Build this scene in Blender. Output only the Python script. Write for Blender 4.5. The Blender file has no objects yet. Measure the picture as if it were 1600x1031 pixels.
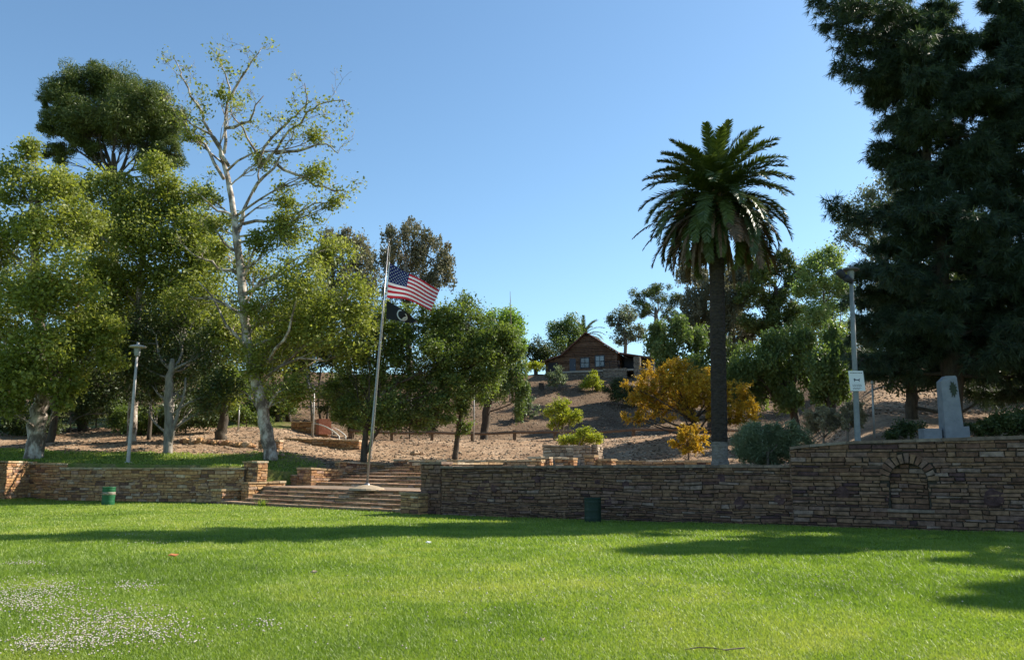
import bpy, math, random
import numpy as np
from mathutils import Vector
random.seed(7)
C = bpy.context.scene.collection
scene = bpy.context.scene
R = math.radians

# ------------------------------------------------------------------ camera, world, sun
F_PX, CX, CY, H = 1244., 800., 515.5, 2.1
TH = math.atan(206.5 / F_PX); CT, ST = math.cos(TH), math.sin(TH)
cam = bpy.data.cameras.new('camera'); camo = bpy.data.objects.new('camera', cam); C.objects.link(camo)
cam.sensor_width = 36; cam.lens = 36 * F_PX / 1600; cam.clip_end = 2000; cam.clip_start = .1
camo.location = (0, 0, H); camo.rotation_euler = (R(90) + TH, 0, 0)
scene.camera = camo
scene.render.resolution_x = 1024; scene.render.resolution_y = 659
SUN_AZ = math.atan2(.90, .43)      # from +Y clockwise towards +X
SUN_EL = R(38)
w = bpy.data.worlds.new("World"); scene.world = w; w.use_nodes = True
nt = w.node_tree; bg = nt.nodes['Background']
sky = nt.nodes.new('ShaderNodeTexSky'); sky.sky_type = 'NISHITA'; sky.sun_disc = False
sky.sun_elevation = SUN_EL; sky.sun_rotation = SUN_AZ; sky.air_density = 1.0; sky.dust_density = 0.35; sky.ozone_density = 1.7
tint = nt.nodes.new('ShaderNodeVectorMath'); tint.operation = 'MULTIPLY'; tint.inputs[1].default_value = (.84, 1.0, 1.03)
nt.links.new(sky.outputs[0], tint.inputs[0]); nt.links.new(tint.outputs[0], bg.inputs[0]); bg.inputs[1].default_value = 0.092
sl = bpy.data.lights.new('sun', 'SUN'); sl.energy = 5.0; sl.angle = R(.5); sl.color = (1, .93, .80)
so = bpy.data.objects.new('sun', sl); C.objects.link(so)
sd = Vector((math.sin(SUN_AZ) * math.cos(SUN_EL), math.cos(SUN_AZ) * math.cos(SUN_EL), math.sin(SUN_EL)))
so.rotation_euler = sd.to_track_quat('Z', 'Y').to_euler(); so.location = (60, 30, 60)
scene.view_settings.view_transform = 'Standard'; scene.view_settings.look = 'None'
scene.view_settings.exposure = 1.05; scene.view_settings.gamma = 1

# ------------------------------------------------------------------ helpers
def at(px, py, Y):
    a = (px - CX) / F_PX; v = (CY - py) / F_PX
    b = CT - v * ST; g = ST + v * CT; t = Y / b
    return np.array((a * t, Y, H + g * t))
def pxm(Y): return F_PX / (Y * 1.01)             # pixels per metre at a distance

def mat(name, col, rough=.8, col2=None, scale=3., bump=0., bscale=None, detail=6, metal=0., spec=.3, stretch=None, lo=.35, hi=.65, col3=None):
    m = bpy.data.materials.new(name); m.use_nodes = True; n = m.node_tree.nodes; l = m.node_tree.links
    p = n['Principled BSDF']; p.inputs['Roughness'].default_value = rough; p.inputs['Metallic'].default_value = metal
    p.inputs['Specular IOR Level'].default_value = spec
    p.inputs['Base Color'].default_value = (*col, 1)
    tc = n.new('ShaderNodeTexCoord'); mp = n.new('ShaderNodeMapping'); l.new(tc.outputs['Object'], mp.inputs[0])
    if stretch: mp.inputs['Scale'].default_value = stretch
    if col2:
        ns = n.new('ShaderNodeTexNoise'); ns.inputs['Scale'].default_value = scale; ns.inputs['Detail'].default_value = detail
        ns.inputs['Roughness'].default_value = .65
        l.new(mp.outputs[0], ns.inputs[0])
        r = n.new('ShaderNodeValToRGB'); r.color_ramp.elements[0].position = lo; r.color_ramp.elements[1].position = hi
        r.color_ramp.elements[0].color = (*col, 1); r.color_ramp.elements[1].color = (*col2, 1)
        if col3:
            e = r.color_ramp.elements.new((lo + hi) / 2); e.color = (*col3, 1)
        l.new(ns.outputs[0], r.inputs[0]); l.new(r.outputs[0], p.inputs['Base Color'])
    if bump:
        nb = n.new('ShaderNodeTexNoise'); nb.inputs['Scale'].default_value = bscale or scale * 4; nb.inputs['Detail'].default_value = 8
        l.new(mp.outputs[0], nb.inputs[0]); b = n.new('ShaderNodeBump'); b.inputs['Strength'].default_value = 1; b.inputs['Distance'].default_value = bump
        l.new(nb.outputs[0], b.inputs['Height']); l.new(b.outputs[0], p.inputs['Normal'])
    return m

def var_mat(name, cols, rough=.85, trans=0., nscale=8., namt=.35, bump=0., bscale=30., spec=.25, tcol=None):
    """colour picked per face by the 'var' attribute, broken up by noise; optional translucency for leaves"""
    m = bpy.data.materials.new(name); m.use_nodes = True; n = m.node_tree.nodes; l = m.node_tree.links
    p = n['Principled BSDF']; p.inputs['Roughness'].default_value = rough; p.inputs['Specular IOR Level'].default_value = spec
    a = n.new('ShaderNodeAttribute'); a.attribute_name = 'var'
    r = n.new('ShaderNodeValToRGB'); els = r.color_ramp.elements
    els[0].color = (*cols[0], 1); els[1].color = (*cols[-1], 1)
    for i, c in enumerate(cols[1:-1]): els.new((i + 1) / (len(cols) - 1)).color = (*c, 1)
    l.new(a.outputs['Fac'], r.inputs[0]); out = r.outputs[0]
    if namt:
        tc = n.new('ShaderNodeTexCoord'); ns = n.new('ShaderNodeTexNoise'); ns.inputs['Scale'].default_value = nscale; ns.inputs['Detail'].default_value = 6
        l.new(tc.outputs['Object'], ns.inputs[0])
        mr = n.new('ShaderNodeMapRange'); mr.inputs[1].default_value = .3; mr.inputs[2].default_value = .7
        mr.inputs[3].default_value = 1 - namt; mr.inputs[4].default_value = 1 + namt
        l.new(ns.outputs[0], mr.inputs[0]); mx = n.new('ShaderNodeVectorMath'); mx.operation = 'SCALE'
        l.new(out, mx.inputs[0]); l.new(mr.outputs[0], mx.inputs['Scale']); out = mx.outputs[0]
        if bump:
            nb = n.new('ShaderNodeTexNoise'); nb.inputs['Scale'].default_value = bscale; nb.inputs['Detail'].default_value = 8
            l.new(tc.outputs['Object'], nb.inputs[0]); b = n.new('ShaderNodeBump'); b.inputs['Distance'].default_value = bump
            l.new(nb.outputs[0], b.inputs['Height']); l.new(b.outputs[0], p.inputs['Normal'])
    l.new(out, p.inputs['Base Color'])
    if trans:
        t = n.new('ShaderNodeBsdfTranslucent'); mx = n.new('ShaderNodeMixShader'); mx.inputs[0].default_value = trans
        g = n.new('ShaderNodeMix'); g.data_type = 'RGBA'; g.blend_type = 'MULTIPLY'; g.inputs['Factor'].default_value = 1
        l.new(out, g.inputs['A']); g.inputs['B'].default_value = (*(tcol or (1.5, 1.6, .7)), 1)
        l.new(g.outputs['Result'], t.inputs[0]); l.new(p.outputs[0], mx.inputs[1]); l.new(t.outputs[0], mx.inputs[2])
        l.new(mx.outputs[0], n['Material Output'].inputs[0])
    return m

class MB:
    def __init__(s): s.v = []; s.f = []; s.m = []; s.var = []; s.cur = .5; s.mi = 0
    def face(s, idx): s.f.append(tuple(idx)); s.m.append(s.mi); s.var.append(s.cur)
    def quad(s, *ps):
        b = len(s.v); s.v += [tuple(p) for p in ps]; s.face(range(b, b + len(ps)))
    def hull(s, a, b2):
        """two matching loops joined, both capped"""
        n = len(a); k = len(s.v); s.v += [tuple(p) for p in a] + [tuple(p) for p in b2]
        s.face([k + i for i in range(n)][::-1]); s.face([k + n + i for i in range(n)])
        for i in range(n): j = (i + 1) % n; s.face((k + i, k + j, k + n + j, k + n + i))
    def box(s, c, d, rz=0, jit=0):
        x, y, z = d[0] / 2, d[1] / 2, d[2] / 2; cr, sr = math.cos(rz), math.sin(rz)
        def P(a, b, e):
            a += random.uniform(-jit, jit); b += random.uniform(-jit, jit); e += random.uniform(-jit, jit)
            return (c[0] + a * cr - b * sr, c[1] + a * sr + b * cr, c[2] + e)
        s.hull([P(-x, -y, -z), P(x, -y, -z), P(x, y, -z), P(-x, y, -z)], [P(-x, -y, z), P(x, -y, z), P(x, y, z), P(-x, y, z)])
    def tube(s, pts, rad, n=6, cap=True, wob=0):
        pts = [np.asarray(p, float) for p in pts]; k = len(s.v); m = len(pts); prev = None
        for i, p in enumerate(pts):
            d = pts[min(i + 1, m - 1)] - pts[max(i - 1, 0)]; L = np.linalg.norm(d); d = d / L if L > 1e-9 else np.array((0, 0, 1.))
            if prev is None:
                r = np.array((1., 0, 0)) if abs(d[0]) < .9 else np.array((0, 1., 0))
            else: r = prev
            a = r - d * r.dot(d); a /= max(np.linalg.norm(a), 1e-9); b = np.cross(d, a); prev = a
            rr = rad[i] if hasattr(rad, '__len__') else rad
            for j in range(n):
                t = 2 * math.pi * j / n; q = rr * (1 + (random.uniform(-wob, wob) if wob else 0))
                s.v.append(tuple(p + a * math.cos(t) * q + b * math.sin(t) * q))
        for i in range(m - 1):
            for j in range(n):
                j2 = (j + 1) % n; s.face((k + i * n + j, k + i * n + j2, k + (i + 1) * n + j2, k + (i + 1) * n + j))
        if cap: s.face([k + j for j in range(n)][::-1]); s.face([k + (m - 1) * n + j for j in range(n)])
    def lathe(s, c, prof, n=20):
        k = len(s.v); m = len(prof)
        for r, z in prof:
            for j in range(n):
                t = 2 * math.pi * j / n; s.v.append((c[0] + r * math.cos(t), c[1] + r * math.sin(t), c[2] + z))
        for i in range(m - 1):
            for j in range(n):
                j2 = (j + 1) % n; s.face((k + i * n + j, k + i * n + j2, k + (i + 1) * n + j2, k + (i + 1) * n + j))
        s.face([k + j for j in range(n)][::-1]); s.face([k + (m - 1) * n + j for j in range(n)])
    def build(s, name, mats, parent=None, smooth=False, loc=None):
        me = bpy.data.meshes.new(name)
        V = np.array(s.v, float).reshape(-1, 3)
        if loc is not None: V = V - np.array(loc)
        me.from_pydata(V.tolist(), [], s.f)
        for mm in (mats if isinstance(mats, (list, tuple)) else [mats]): me.materials.append(mm)
        if any(s.m): me.polygons.foreach_set('material_index', s.m)
        at_ = me.attributes.new('var', 'FLOAT', 'FACE'); at_.data.foreach_set('value', s.var)
        if smooth: me.polygons.foreach_set('use_smooth', [True] * len(s.f))
        me.update()
        o = bpy.data.objects.new(name, me); C.objects.link(o)
        if parent is not None:
            o.parent = parent
        elif loc is not None: o.location = loc
        return o

def np_mesh(name, V, nper, mats, var, parent=None):
    """N polygons of nper vertices each, unshared"""
    N = len(V) // nper
    me = bpy.data.meshes.new(name)
    me.vertices.add(len(V)); me.vertices.foreach_set('co', V.astype(np.float32).ravel())
    me.loops.add(len(V)); me.loops.foreach_set('vertex_index', np.arange(len(V), dtype=np.int32))
    me.polygons.add(N); me.polygons.foreach_set('loop_start', np.arange(0, len(V), nper, dtype=np.int32))
    me.update(calc_edges=True)
    me.materials.append(mats)
    a = me.attributes.new('var', 'FLOAT', 'FACE'); a.data.foreach_set('value', np.asarray(var, np.float32))
    me.validate()
    o = bpy.data.objects.new(name, me); C.objects.link(o)
    if parent is not None: o.parent = parent
    return o

def tag(o, label=None, cat=None, group=None, kind=None):
    if label: o['label'] = label
    if cat: o['category'] = cat
    if group: o['group'] = group
    if kind: o['kind'] = kind
    return o
def empty(name, loc, label, cat, group=None):
    o = bpy.data.objects.new(name, None); C.objects.link(o); o.location = tuple(loc); o.empty_display_size = .2
    return tag(o, label, cat, group)
def unit(v): v = np.asarray(v, float); return v / np.maximum(np.linalg.norm(v, axis=-1, keepdims=True), 1e-9)

# ------------------------------------------------------------------ terrain height
U = np.array((.806, -.592)); V_ = np.array((.592, .806)); S0 = np.array((-14.9, 41.65))
def sv(s, v): return S0 + U * s + V_ * v
PLk = np.array([(0, 1.85), (40, 1.85), (46, 2.0), (48, 2.4), (52, 3.0), (60, 4.3), (64, 4.8), (70, 4.9), (80, 6.5), (92, 10), (104, 14), (160, 18), (400, 22)], float)
PCk = np.array([(0, 1.9), (47, 1.95), (50, 2.05), (56, 2.9), (62, 3.8), (73, 3.9), (80, 5.5), (92, 9), (104, 13.4), (110, 14.0), (160, 15), (400, 20)], float)
PRk = np.array([(0, 2.55), (28, 2.6), (33, 2.8), (45, 4.6), (60, 7.8), (80, 12), (104, 16), (160, 19), (400, 22)], float)
def sstep(a, b, x):
    t = np.clip((x - a) / (b - a), 0, 1); return t * t * (3 - 2 * t)
def hill_z(X, Y):
    X = np.asarray(X, float); Y = np.asarray(Y, float)
    def prof(K): return sum(np.interp(Y + d, K[:, 0], K[:, 1]) for d in (-1.6, -.8, 0, .8, 1.6)) / 5
    a = X / np.maximum(Y, 5)
    l = 1 - sstep(-.30, -.17, a); r = sstep(.34, .47, a)
    z = prof(PCk) * (1 - l) * (1 - r) + prof(PLk) * l * (1 - r) + prof(PRk) * r
    z = z + 1.0 * np.exp(-((X - 12.5) ** 2 + (Y - 55) ** 2) / 40.) - .5 * np.exp(-((X + 12.2) ** 2 + (Y - 46) ** 2) / 5.)
    n = .10 * np.sin(X * .9 + 1.3 * np.sin(Y * .37)) * np.sin(Y * .8 + X * .21) + .05 * np.sin(X * 2.3 + Y * 1.1) * np.sin(Y * 2.9 - X * .7)
    return z + n * sstep(47, 53, Y)
def lawn_z(X, Y):
    X = np.asarray(X, float); Y = np.asarray(Y, float)
    return .42 * (1 - sstep(5, 34, Y)) + .02 * np.sin(X * .35 + Y * .2) * np.sin(Y * .3) + .25 * sstep(-24, -29, X) * sstep(38, 43, Y)
WALL = [(-90, 42.5), (-27.75, 42.5), (-27.3, 45.75), (-14.6, 41.9), (-12.0, 45.3)]
def wall_y(X):   # front line of the upper ground
    xs = [-90, -27.75, -27.3, -14.2, -13.3]; ys = [42.7, 42.7, 45.9, 41.9, 45.3]
    return np.interp(X, xs, ys)
WR0 = np.array((-3.75, 33.5)); WR1 = np.array((9.05, 26.1)); WR2 = np.array((24.0, 18.0))
def is_low(X, Y):
    """True where the ground is the lower lawn or the stair well"""
    X = np.asarray(X, float); Y = np.asarray(Y, float)
    ds, dv = X - S0[0], Y - S0[1]
    s = ds * U[0] + dv * U[1]; v = ds * V_[0] + dv * V_[1]
    left = (X < -13.5) & (Y < np.interp(X, [-90, -27.75, -27.2, -14.6, -13.4], [42.75, 42.75, 45.7, 43.1, 43.3]))
    yr = np.interp(X, [-4, WR0[0], WR1[0], 24, 90], [33.75, WR0[1] + .25, WR1[1] + .3, 18.3, -18])
    stair = (s > -.4) & (s < 14.2) & (v < 11.0) & ((v < 4.9) & (s > -.4) | (s > 1.0))
    right = (X > -4) & (Y < yr)
    mid = (X >= -13.5) & (X <= -3.9) & (v < .3)
    return mid | left | right | (stair & ~((X > -4) & (Y > yr) & (s > 14.2))) | (Y < 15)
def ground(px, py, Y0=24.):
    """distance along the ray through a pixel at which it meets the hill"""
    Y = Y0
    while Y < 200:
        p = at(px, py, Y)
        if hill_z(p[0], Y) >= p[2]: return np.array((p[0], Y, float(hill_z(p[0], Y))))
        Y += .1
    return at(px, py, 104.)
def onhill(px, Y):
    z = 2.
    for _ in range(6):
        X = (px - CX) / F_PX * (Y * CT + (z - H) * ST); z = float(hill_z(X, Y))
    return np.array((X, Y, z))
def onlawn(px, py):
    a = (px - CX) / F_PX; v = (CY - py) / F_PX; b = CT - v * ST; g = ST + v * CT; z = 0.
    for _ in range(12):
        t = (z - H) / g; X, Y = a * t, b * t; z = float(lawn_z(X, Y))
    return np.array((X, Y, z))

# ground sheet (lawn) and hillside
def grid_mesh(name, xs, ys, zf, material, attrs=None):
    X, Y = np.meshgrid(xs, ys); Z = zf(X, Y); nx, ny = len(xs), len(ys)
    V = np.stack([X, Y, Z], -1).reshape(-1, 3)
    i = np.arange(nx * ny).reshape(ny, nx)
    Fq = np.stack([i[:-1, :-1], i[:-1, 1:], i[1:, 1:], i[1:, :-1]], -1).reshape(-1, 4)
    me = bpy.data.meshes.new(name); me.from_pydata(V.tolist(), [], Fq.tolist())
    me.polygons.foreach_set('use_smooth', [True] * len(Fq)); me.materials.append(material)
    if attrs:
        for k, fn in attrs.items():
            a = me.attributes.new(k, 'FLOAT', 'POINT'); a.data.foreach_set('value', fn(V[:, 0], V[:, 1]).astype(np.float32))
    me.update(); o = bpy.data.objects.new(name, me); C.objects.link(o); return o

def ground_mat():
    m = bpy.data.materials.new('lawn_soil'); m.use_nodes = True; n = m.node_tree.nodes; l = m.node_tree.links; p = n['Principled BSDF']
    p.inputs['Roughness'].default_value = .9; p.inputs['Specular IOR Level'].default_value = .1
    tc = n.new('ShaderNodeTexCoord')
    def noise(s, d=6):
        q = n.new('ShaderNodeTexNoise'); q.inputs['Scale'].default_value = s; q.inputs['Detail'].default_value = d; l.new(tc.outputs['Object'], q.inputs[0]); return q
    def ramp(src, a, b, ca, cb):
        r = n.new('ShaderNodeValToRGB'); r.color_ramp.elements[0].position = a; r.color_ramp.elements[1].position = b
        r.color_ramp.elements[0].color = (*ca, 1); r.color_ramp.elements[1].color = (*cb, 1); l.new(src, r.inputs[0]); return r
    r1 = ramp(noise(.22).outputs[0], .38, .62, (.11, .175, .022), (.19, .25, .045))
    r2 = ramp(noise(9.).outputs[0], .35, .65, (.6, .65, .55), (1.35, 1.3, 1.25))
    mx = n.new('ShaderNodeMix'); mx.data_type = 'RGBA'; mx.blend_type = 'MULTIPLY'; mx.inputs['Factor'].default_value = 1
    l.new(r1.outputs[0], mx.inputs['A']); l.new(r2.outputs[0], mx.inputs['B']); l.new(mx.outputs['Result'], p.inputs['Base Color'])
    b = n.new('ShaderNodeBump'); b.inputs['Distance'].default_value = .06; l.new(noise(22., 9).outputs[0], b.inputs['Height']); l.new(b.outputs[0], p.inputs['Normal'])
    return m
def hill_mat():
    m = bpy.data.materials.new('hill_dirt'); m.use_nodes = True; n = m.node_tree.nodes; l = m.node_tree.links; p = n['Principled BSDF']
    p.inputs['Roughness'].default_value = .95; p.inputs['Specular IOR Level'].default_value = .1
    tc = n.new('ShaderNodeTexCoord')
    def noise(s, d=8):
        q = n.new('ShaderNodeTexNoise'); q.inputs['Scale'].default_value = s; q.inputs['Detail'].default_value = d; q.inputs['Roughness'].default_value = .65
        l.new(tc.outputs['Object'], q.inputs[0]); return q
    def ramp(src, *st):
        r = n.new('ShaderNodeValToRGB'); e = r.color_ramp.elements
        e[0].position, e[0].color = st[0][0], (*st[0][1], 1); e[1].position, e[1].color = st[-1][0], (*st[-1][1], 1)
        for q, c in st[1:-1]: e.new(q).color = (*c, 1)
        l.new(src, r.inputs[0]); return r
    dirt = ramp(noise(.35).outputs[0], (.35, (.23, .145, .09)), (.5, (.30, .20, .125)), (.65, (.38, .265, .175)))
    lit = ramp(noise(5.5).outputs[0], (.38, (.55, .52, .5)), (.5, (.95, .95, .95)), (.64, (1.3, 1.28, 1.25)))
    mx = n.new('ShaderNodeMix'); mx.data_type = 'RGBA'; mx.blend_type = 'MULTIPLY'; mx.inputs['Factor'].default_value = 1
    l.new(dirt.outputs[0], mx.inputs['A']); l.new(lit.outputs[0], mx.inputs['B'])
    gr = ramp(noise(1.2).outputs[0], (.35, (.19, .17, .06)), (.62, (.12, .16, .03)))
    at_ = n.new('ShaderNodeAttribute'); at_.attribute_name = 'grass'
    add = n.new('ShaderNodeMath'); add.operation = 'ADD'; l.new(at_.outputs['Fac'], add.inputs[0])
    sub = n.new('ShaderNodeMath'); sub.operation = 'SUBTRACT'; l.new(noise(.9).outputs[0], sub.inputs[0]); sub.inputs[1].default_value = .5; l.new(sub.outputs[0], add.inputs[1])
    gm = ramp(add.outputs[0], (.42, (0, 0, 0)), (.6, (1, 1, 1)))
    mg = n.new('ShaderNodeMix'); mg.data_type = 'RGBA'; l.new(gm.outputs[0], mg.inputs['Factor']); l.new(mx.outputs['Result'], mg.inputs['A']); l.new(gr.outputs[0], mg.inputs['B'])
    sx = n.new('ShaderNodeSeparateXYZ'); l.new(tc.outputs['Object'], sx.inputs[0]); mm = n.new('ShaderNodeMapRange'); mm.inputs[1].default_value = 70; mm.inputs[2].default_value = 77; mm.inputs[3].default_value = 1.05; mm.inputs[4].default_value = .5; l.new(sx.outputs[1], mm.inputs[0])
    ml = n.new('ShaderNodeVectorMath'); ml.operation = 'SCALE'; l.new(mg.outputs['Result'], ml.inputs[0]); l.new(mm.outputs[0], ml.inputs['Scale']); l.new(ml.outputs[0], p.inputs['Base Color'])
    b = n.new('ShaderNodeBump'); b.inputs['Distance'].default_value = .12; l.new(noise(4., 10).outputs[0], b.inputs['Height']); l.new(b.outputs[0], p.inputs['Normal'])
    return m

xs = np.concatenate([np.linspace(-400, -32, 40), np.arange(-31.5, 26, .5), np.linspace(28, 400, 40)])
ys = np.concatenate([np.linspace(-60, 4, 30), np.arange(4.6, 48, .6), np.linspace(52, 500, 20)])
lawn = grid_mesh('lawn', xs, ys, lawn_z, ground_mat()); tag(lawn, kind='structure')
xs = np.concatenate([np.linspace(-300, -34, 60), np.arange(-33, 26, .3), np.linspace(26.6, 70, 70), np.linspace(76, 300, 30)])
ys = np.concatenate([np.linspace(-40, 15, 12), np.arange(16, 54, .3), np.arange(54.5, 116, .6), np.linspace(118, 400, 50)])
def grass_w(X, Y):
    a = X / np.maximum(Y, 5)
    g = sstep(-8.5, -12.5, X) * (1 - sstep(47., 52., Y + .10 * (X + 12))) * (.62 + .38 * sstep(-.2, .8, np.sin(X * .8 + 1.) + np.sin(Y * 1.1 + X * .3)))
    g = np.maximum(g, .62 * sstep(-.2, -.3, a) * sstep(66, 70, Y) * (1 - sstep(84, 90, Y)))
    return g
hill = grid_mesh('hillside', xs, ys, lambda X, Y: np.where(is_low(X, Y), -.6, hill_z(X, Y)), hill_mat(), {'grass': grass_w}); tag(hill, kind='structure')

# ------------------------------------------------------------------ stone masonry
SANDSTONE = [(.14, .075, .055), (.28, .145, .075), (.40, .21, .095), (.47, .28, .13), (.36, .22, .15), (.52, .38, .25)]
M_stone_d = None
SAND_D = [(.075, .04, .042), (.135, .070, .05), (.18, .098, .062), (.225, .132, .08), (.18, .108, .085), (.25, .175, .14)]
OLD = [(.13, .075, .055), (.25, .155, .075), (.33, .20, .09), (.40, .265, .13), (.30, .21, .14), (.46, .36, .24)]
M_stone = var_mat('sandstone', SANDSTONE, rough=.9, nscale=7., namt=.35, bump=.02, bscale=26.)
M_mortar = mat('mortar', (.09, .07, .05), .95, (.16, .12, .09), 5., bump=.02)
M_coping = var_mat('coping_stone', [(.30, .20, .11), (.42, .30, .17), (.46, .38, .27)], rough=.9, nscale=6., namt=.3, bump=.02)
M_pale = var_mat('pale_concrete_stone', [(.20, .145, .105), (.30, .23, .165), (.40, .34, .27)], rough=.9, nscale=3., namt=.4, bump=.03, bscale=12)
M_stone_d = var_mat('shaded_brown_sandstone', SAND_D, rough=.9, nscale=7., namt=.4, bump=.02, bscale=26.)  # dark set for right walls: browner stone, with shade put into the colour
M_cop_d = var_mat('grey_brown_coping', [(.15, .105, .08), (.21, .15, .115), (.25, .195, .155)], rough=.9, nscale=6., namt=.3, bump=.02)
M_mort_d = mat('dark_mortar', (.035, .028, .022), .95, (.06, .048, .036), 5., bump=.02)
def stone_var(dark=False):
    r = random.random()
    if dark: return random.uniform(0, .12)
    if r < .06: return random.uniform(0, .1)
    if r < .93: return random.uniform(.2, .82)
    return random.uniform(.85, 1)
def stones(mb, O, ux, n, L, z0, top, hr=(.09, .2), wr=(.18, .62), skip=None, big=None):
    """lay courses of roughly dressed stones over a face: O corner (3), ux along (3), n outward (3), top(a) height"""
    O = np.array(O, float); ux = np.array(ux, float); n = np.array(n, float); UP = np.array((0, 0, 1.))
    z = z0; zmax = max(top(0), top(L), top(L / 2))
    while z < zmax - .03:
        h = random.uniform(*hr); a = -random.uniform(0, .1)
        while a < L - .02:
            w_ = random.uniform(*wr)
            if h > .16: w_ *= 1.15
            a2 = min(a + w_, L)
            if L - a2 < .1: a2 = L
            aa = max(a, 0); zt = min(z + h, top((aa + a2) / 2))
            mid = ((aa + a2) / 2, (z + zt) / 2)
            segs = [(aa, a2)]
            if skip and skip(aa, a2, z, zt):
                m_ = max(1, int((a2 - aa) / .09)); segs = []; run = None
                for q_ in range(m_):
                    x0, x1 = aa + (a2 - aa) * q_ / m_, aa + (a2 - aa) * (q_ + 1) / m_
                    if skip(x0, x1, z, zt): run = None
                    elif run is None: run = [x0, x1]; segs.append(run)
                    else: run[1] = x1
            for (aa, ab) in segs:
                if zt - z < .03 or ab - aa < .05: continue
                g = .007; j = lambda: random.uniform(-.014, .014)
                wb = lambda a_, z_: .03 * math.sin(a_ * .9 + z_ * 2.5) * min(1, (z_ - z0) * 3) * min(1, max(zmax - z_, 0) * 4) + .016 * math.sin(a_ * 2.9 + z_ * 5) * min(1, (z_ - z0) * 3) * min(1, max(zmax - z_, 0) * 4)
                q = [(aa + g + j(), z + g + j()), (ab - g + j(), z + g + j()), (ab - g + j(), zt - g + j()), (aa + g + j(), zt - g + j())]
                cx_, cz_ = (aa + ab) / 2, (z + zt) / 2; d = random.uniform(.015, .07); ins = .013
                if not skip: q = [(p_, r_ + wb(p_, r_)) for p_, r_ in q]; cz_ += wb(cx_, cz_)
                outer = [O + ux * p + UP * r_ for p, r_ in q]
                inner = [O + ux * (p + (ins if p < cx_ else -ins)) + UP * (r_ + (ins if r_ < cz_ else -ins)) + n * (d + random.uniform(-.012, .012)) for p, r_ in q]
                mb.cur = stone_var(); k = len(mb.v); mb.v += [tuple(p) for p in outer + inner]
                mb.face((k + 4, k + 5, k + 6, k + 7))
                for i in range(4): mb.face((k + i, k + (i + 1) % 4, k + 4 + (i + 1) % 4, k + 4 + i))
            a = a2
        z += h
    for (a, zc, ra, rz) in (big or []):         # round dark field stones set among the courses
        m = 9; mb.cur = random.uniform(0, .08); k = len(mb.v); ph = random.random()
        lo = []; li = []
        for i in range(m):
            t = 2 * math.pi * (i + ph) / m; q = random.uniform(.85, 1.12)
            lo.append(O + ux * (a + ra * q * math.cos(t)) + UP * (zc + rz * q * math.sin(t)))
            li.append(O + ux * (a + ra * q * .78 * math.cos(t)) + UP * (zc + rz * q * .78 * math.sin(t)) + n * .055)
        mb.v += [tuple(p) for p in lo + li]; mb.face([k + m + i for i in range(m)])
        for i in range(m): mb.face((k + i, k + (i + 1) % m, k + m + (i + 1) % m, k + m + i))
def wall_block(mb, cp, o, u, L, T, z0, z1, z1b=None, sides='frlb', cope=True, hr=(.08, .18), wr=(.18, .62), big=None, skip=None, body=True, over=.05, step=(.35, .85), ct=.085):
    """block of masonry: front runs from o along u for L, thickness T behind it; cp collects the coping slabs"""
    z1b = z1 if z1b is None else z1b; u = np.array((u[0], u[1], 0.)); u /= np.linalg.norm(u); v = np.array((-u[1], u[0], 0.)); UP = np.array((0, 0, 1.))
    o = np.array((o[0], o[1], 0.)); top = lambda a: z1 + (z1b - z1) * min(max(a / L, 0), 1)
    if body:
        mb.mi = 1; mb.cur = .5
        A = [o + UP * z0, o + u * L + UP * z0, o + u * L + v * T + UP * z0, o + v * T + UP * z0]
        B = [o + UP * z1, o + u * L + UP * z1b, o + u * L + v * T + UP * z1b, o + v * T + UP * z1]
        mb.hull(A, B); mb.mi = 0
    if 'f' in sides: stones(mb, o, u, -v, L, z0, top, big=big, skip=skip, hr=hr, wr=wr)
    if 'r' in sides: stones(mb, o + u * L, v, u, T, z0, lambda a: z1b)
    if 'l' in sides: stones(mb, o + v * T, -v, -u, T, z0, lambda a: z1)
    if 'b' in sides: stones(mb, o + u * L + v * T, -u, v, L, z0, lambda a: top(L - a))
    if cope:
        a = -over
        while a < L + over - .01:
            a2 = min(a + random.uniform(*step), L + over)
            if L + over - a2 < .2: a2 = L + over
            zt = top((a + a2) / 2); sl = (z1b - z1) / L
            dz = random.uniform(0, .015); t = ct * random.uniform(.8, 1.2); j = lambda: random.uniform(-.02, .02)
            cp.cur = random.random(); o1, o2 = -over + j() - .02, T + over + j()
            lo = [o + u * (a + .006) + v * o1, o + u * (a2 - .006) + v * (o1 + j() * .5), o + u * (a2 - .006) + v * o2, o + u * (a + .006) + v * o2]
            aa = [a, a2, a2, a]
            cp.hull([p + UP * (top(max(min(q, L), 0)) + .003) for p, q in zip(lo, aa)], [p + UP * (top(max(min(q, L), 0)) + dz + t) for p, q in zip(lo, aa)])
            a = a2
def finish_wall(mb, cp, name, label, cat='stone wall', group=None, cm=None, dark=False):
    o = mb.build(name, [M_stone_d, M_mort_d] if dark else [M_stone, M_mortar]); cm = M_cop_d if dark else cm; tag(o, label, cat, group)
    if cp.v: cp.build('coping', cm or M_coping, o)
    return o

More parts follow.
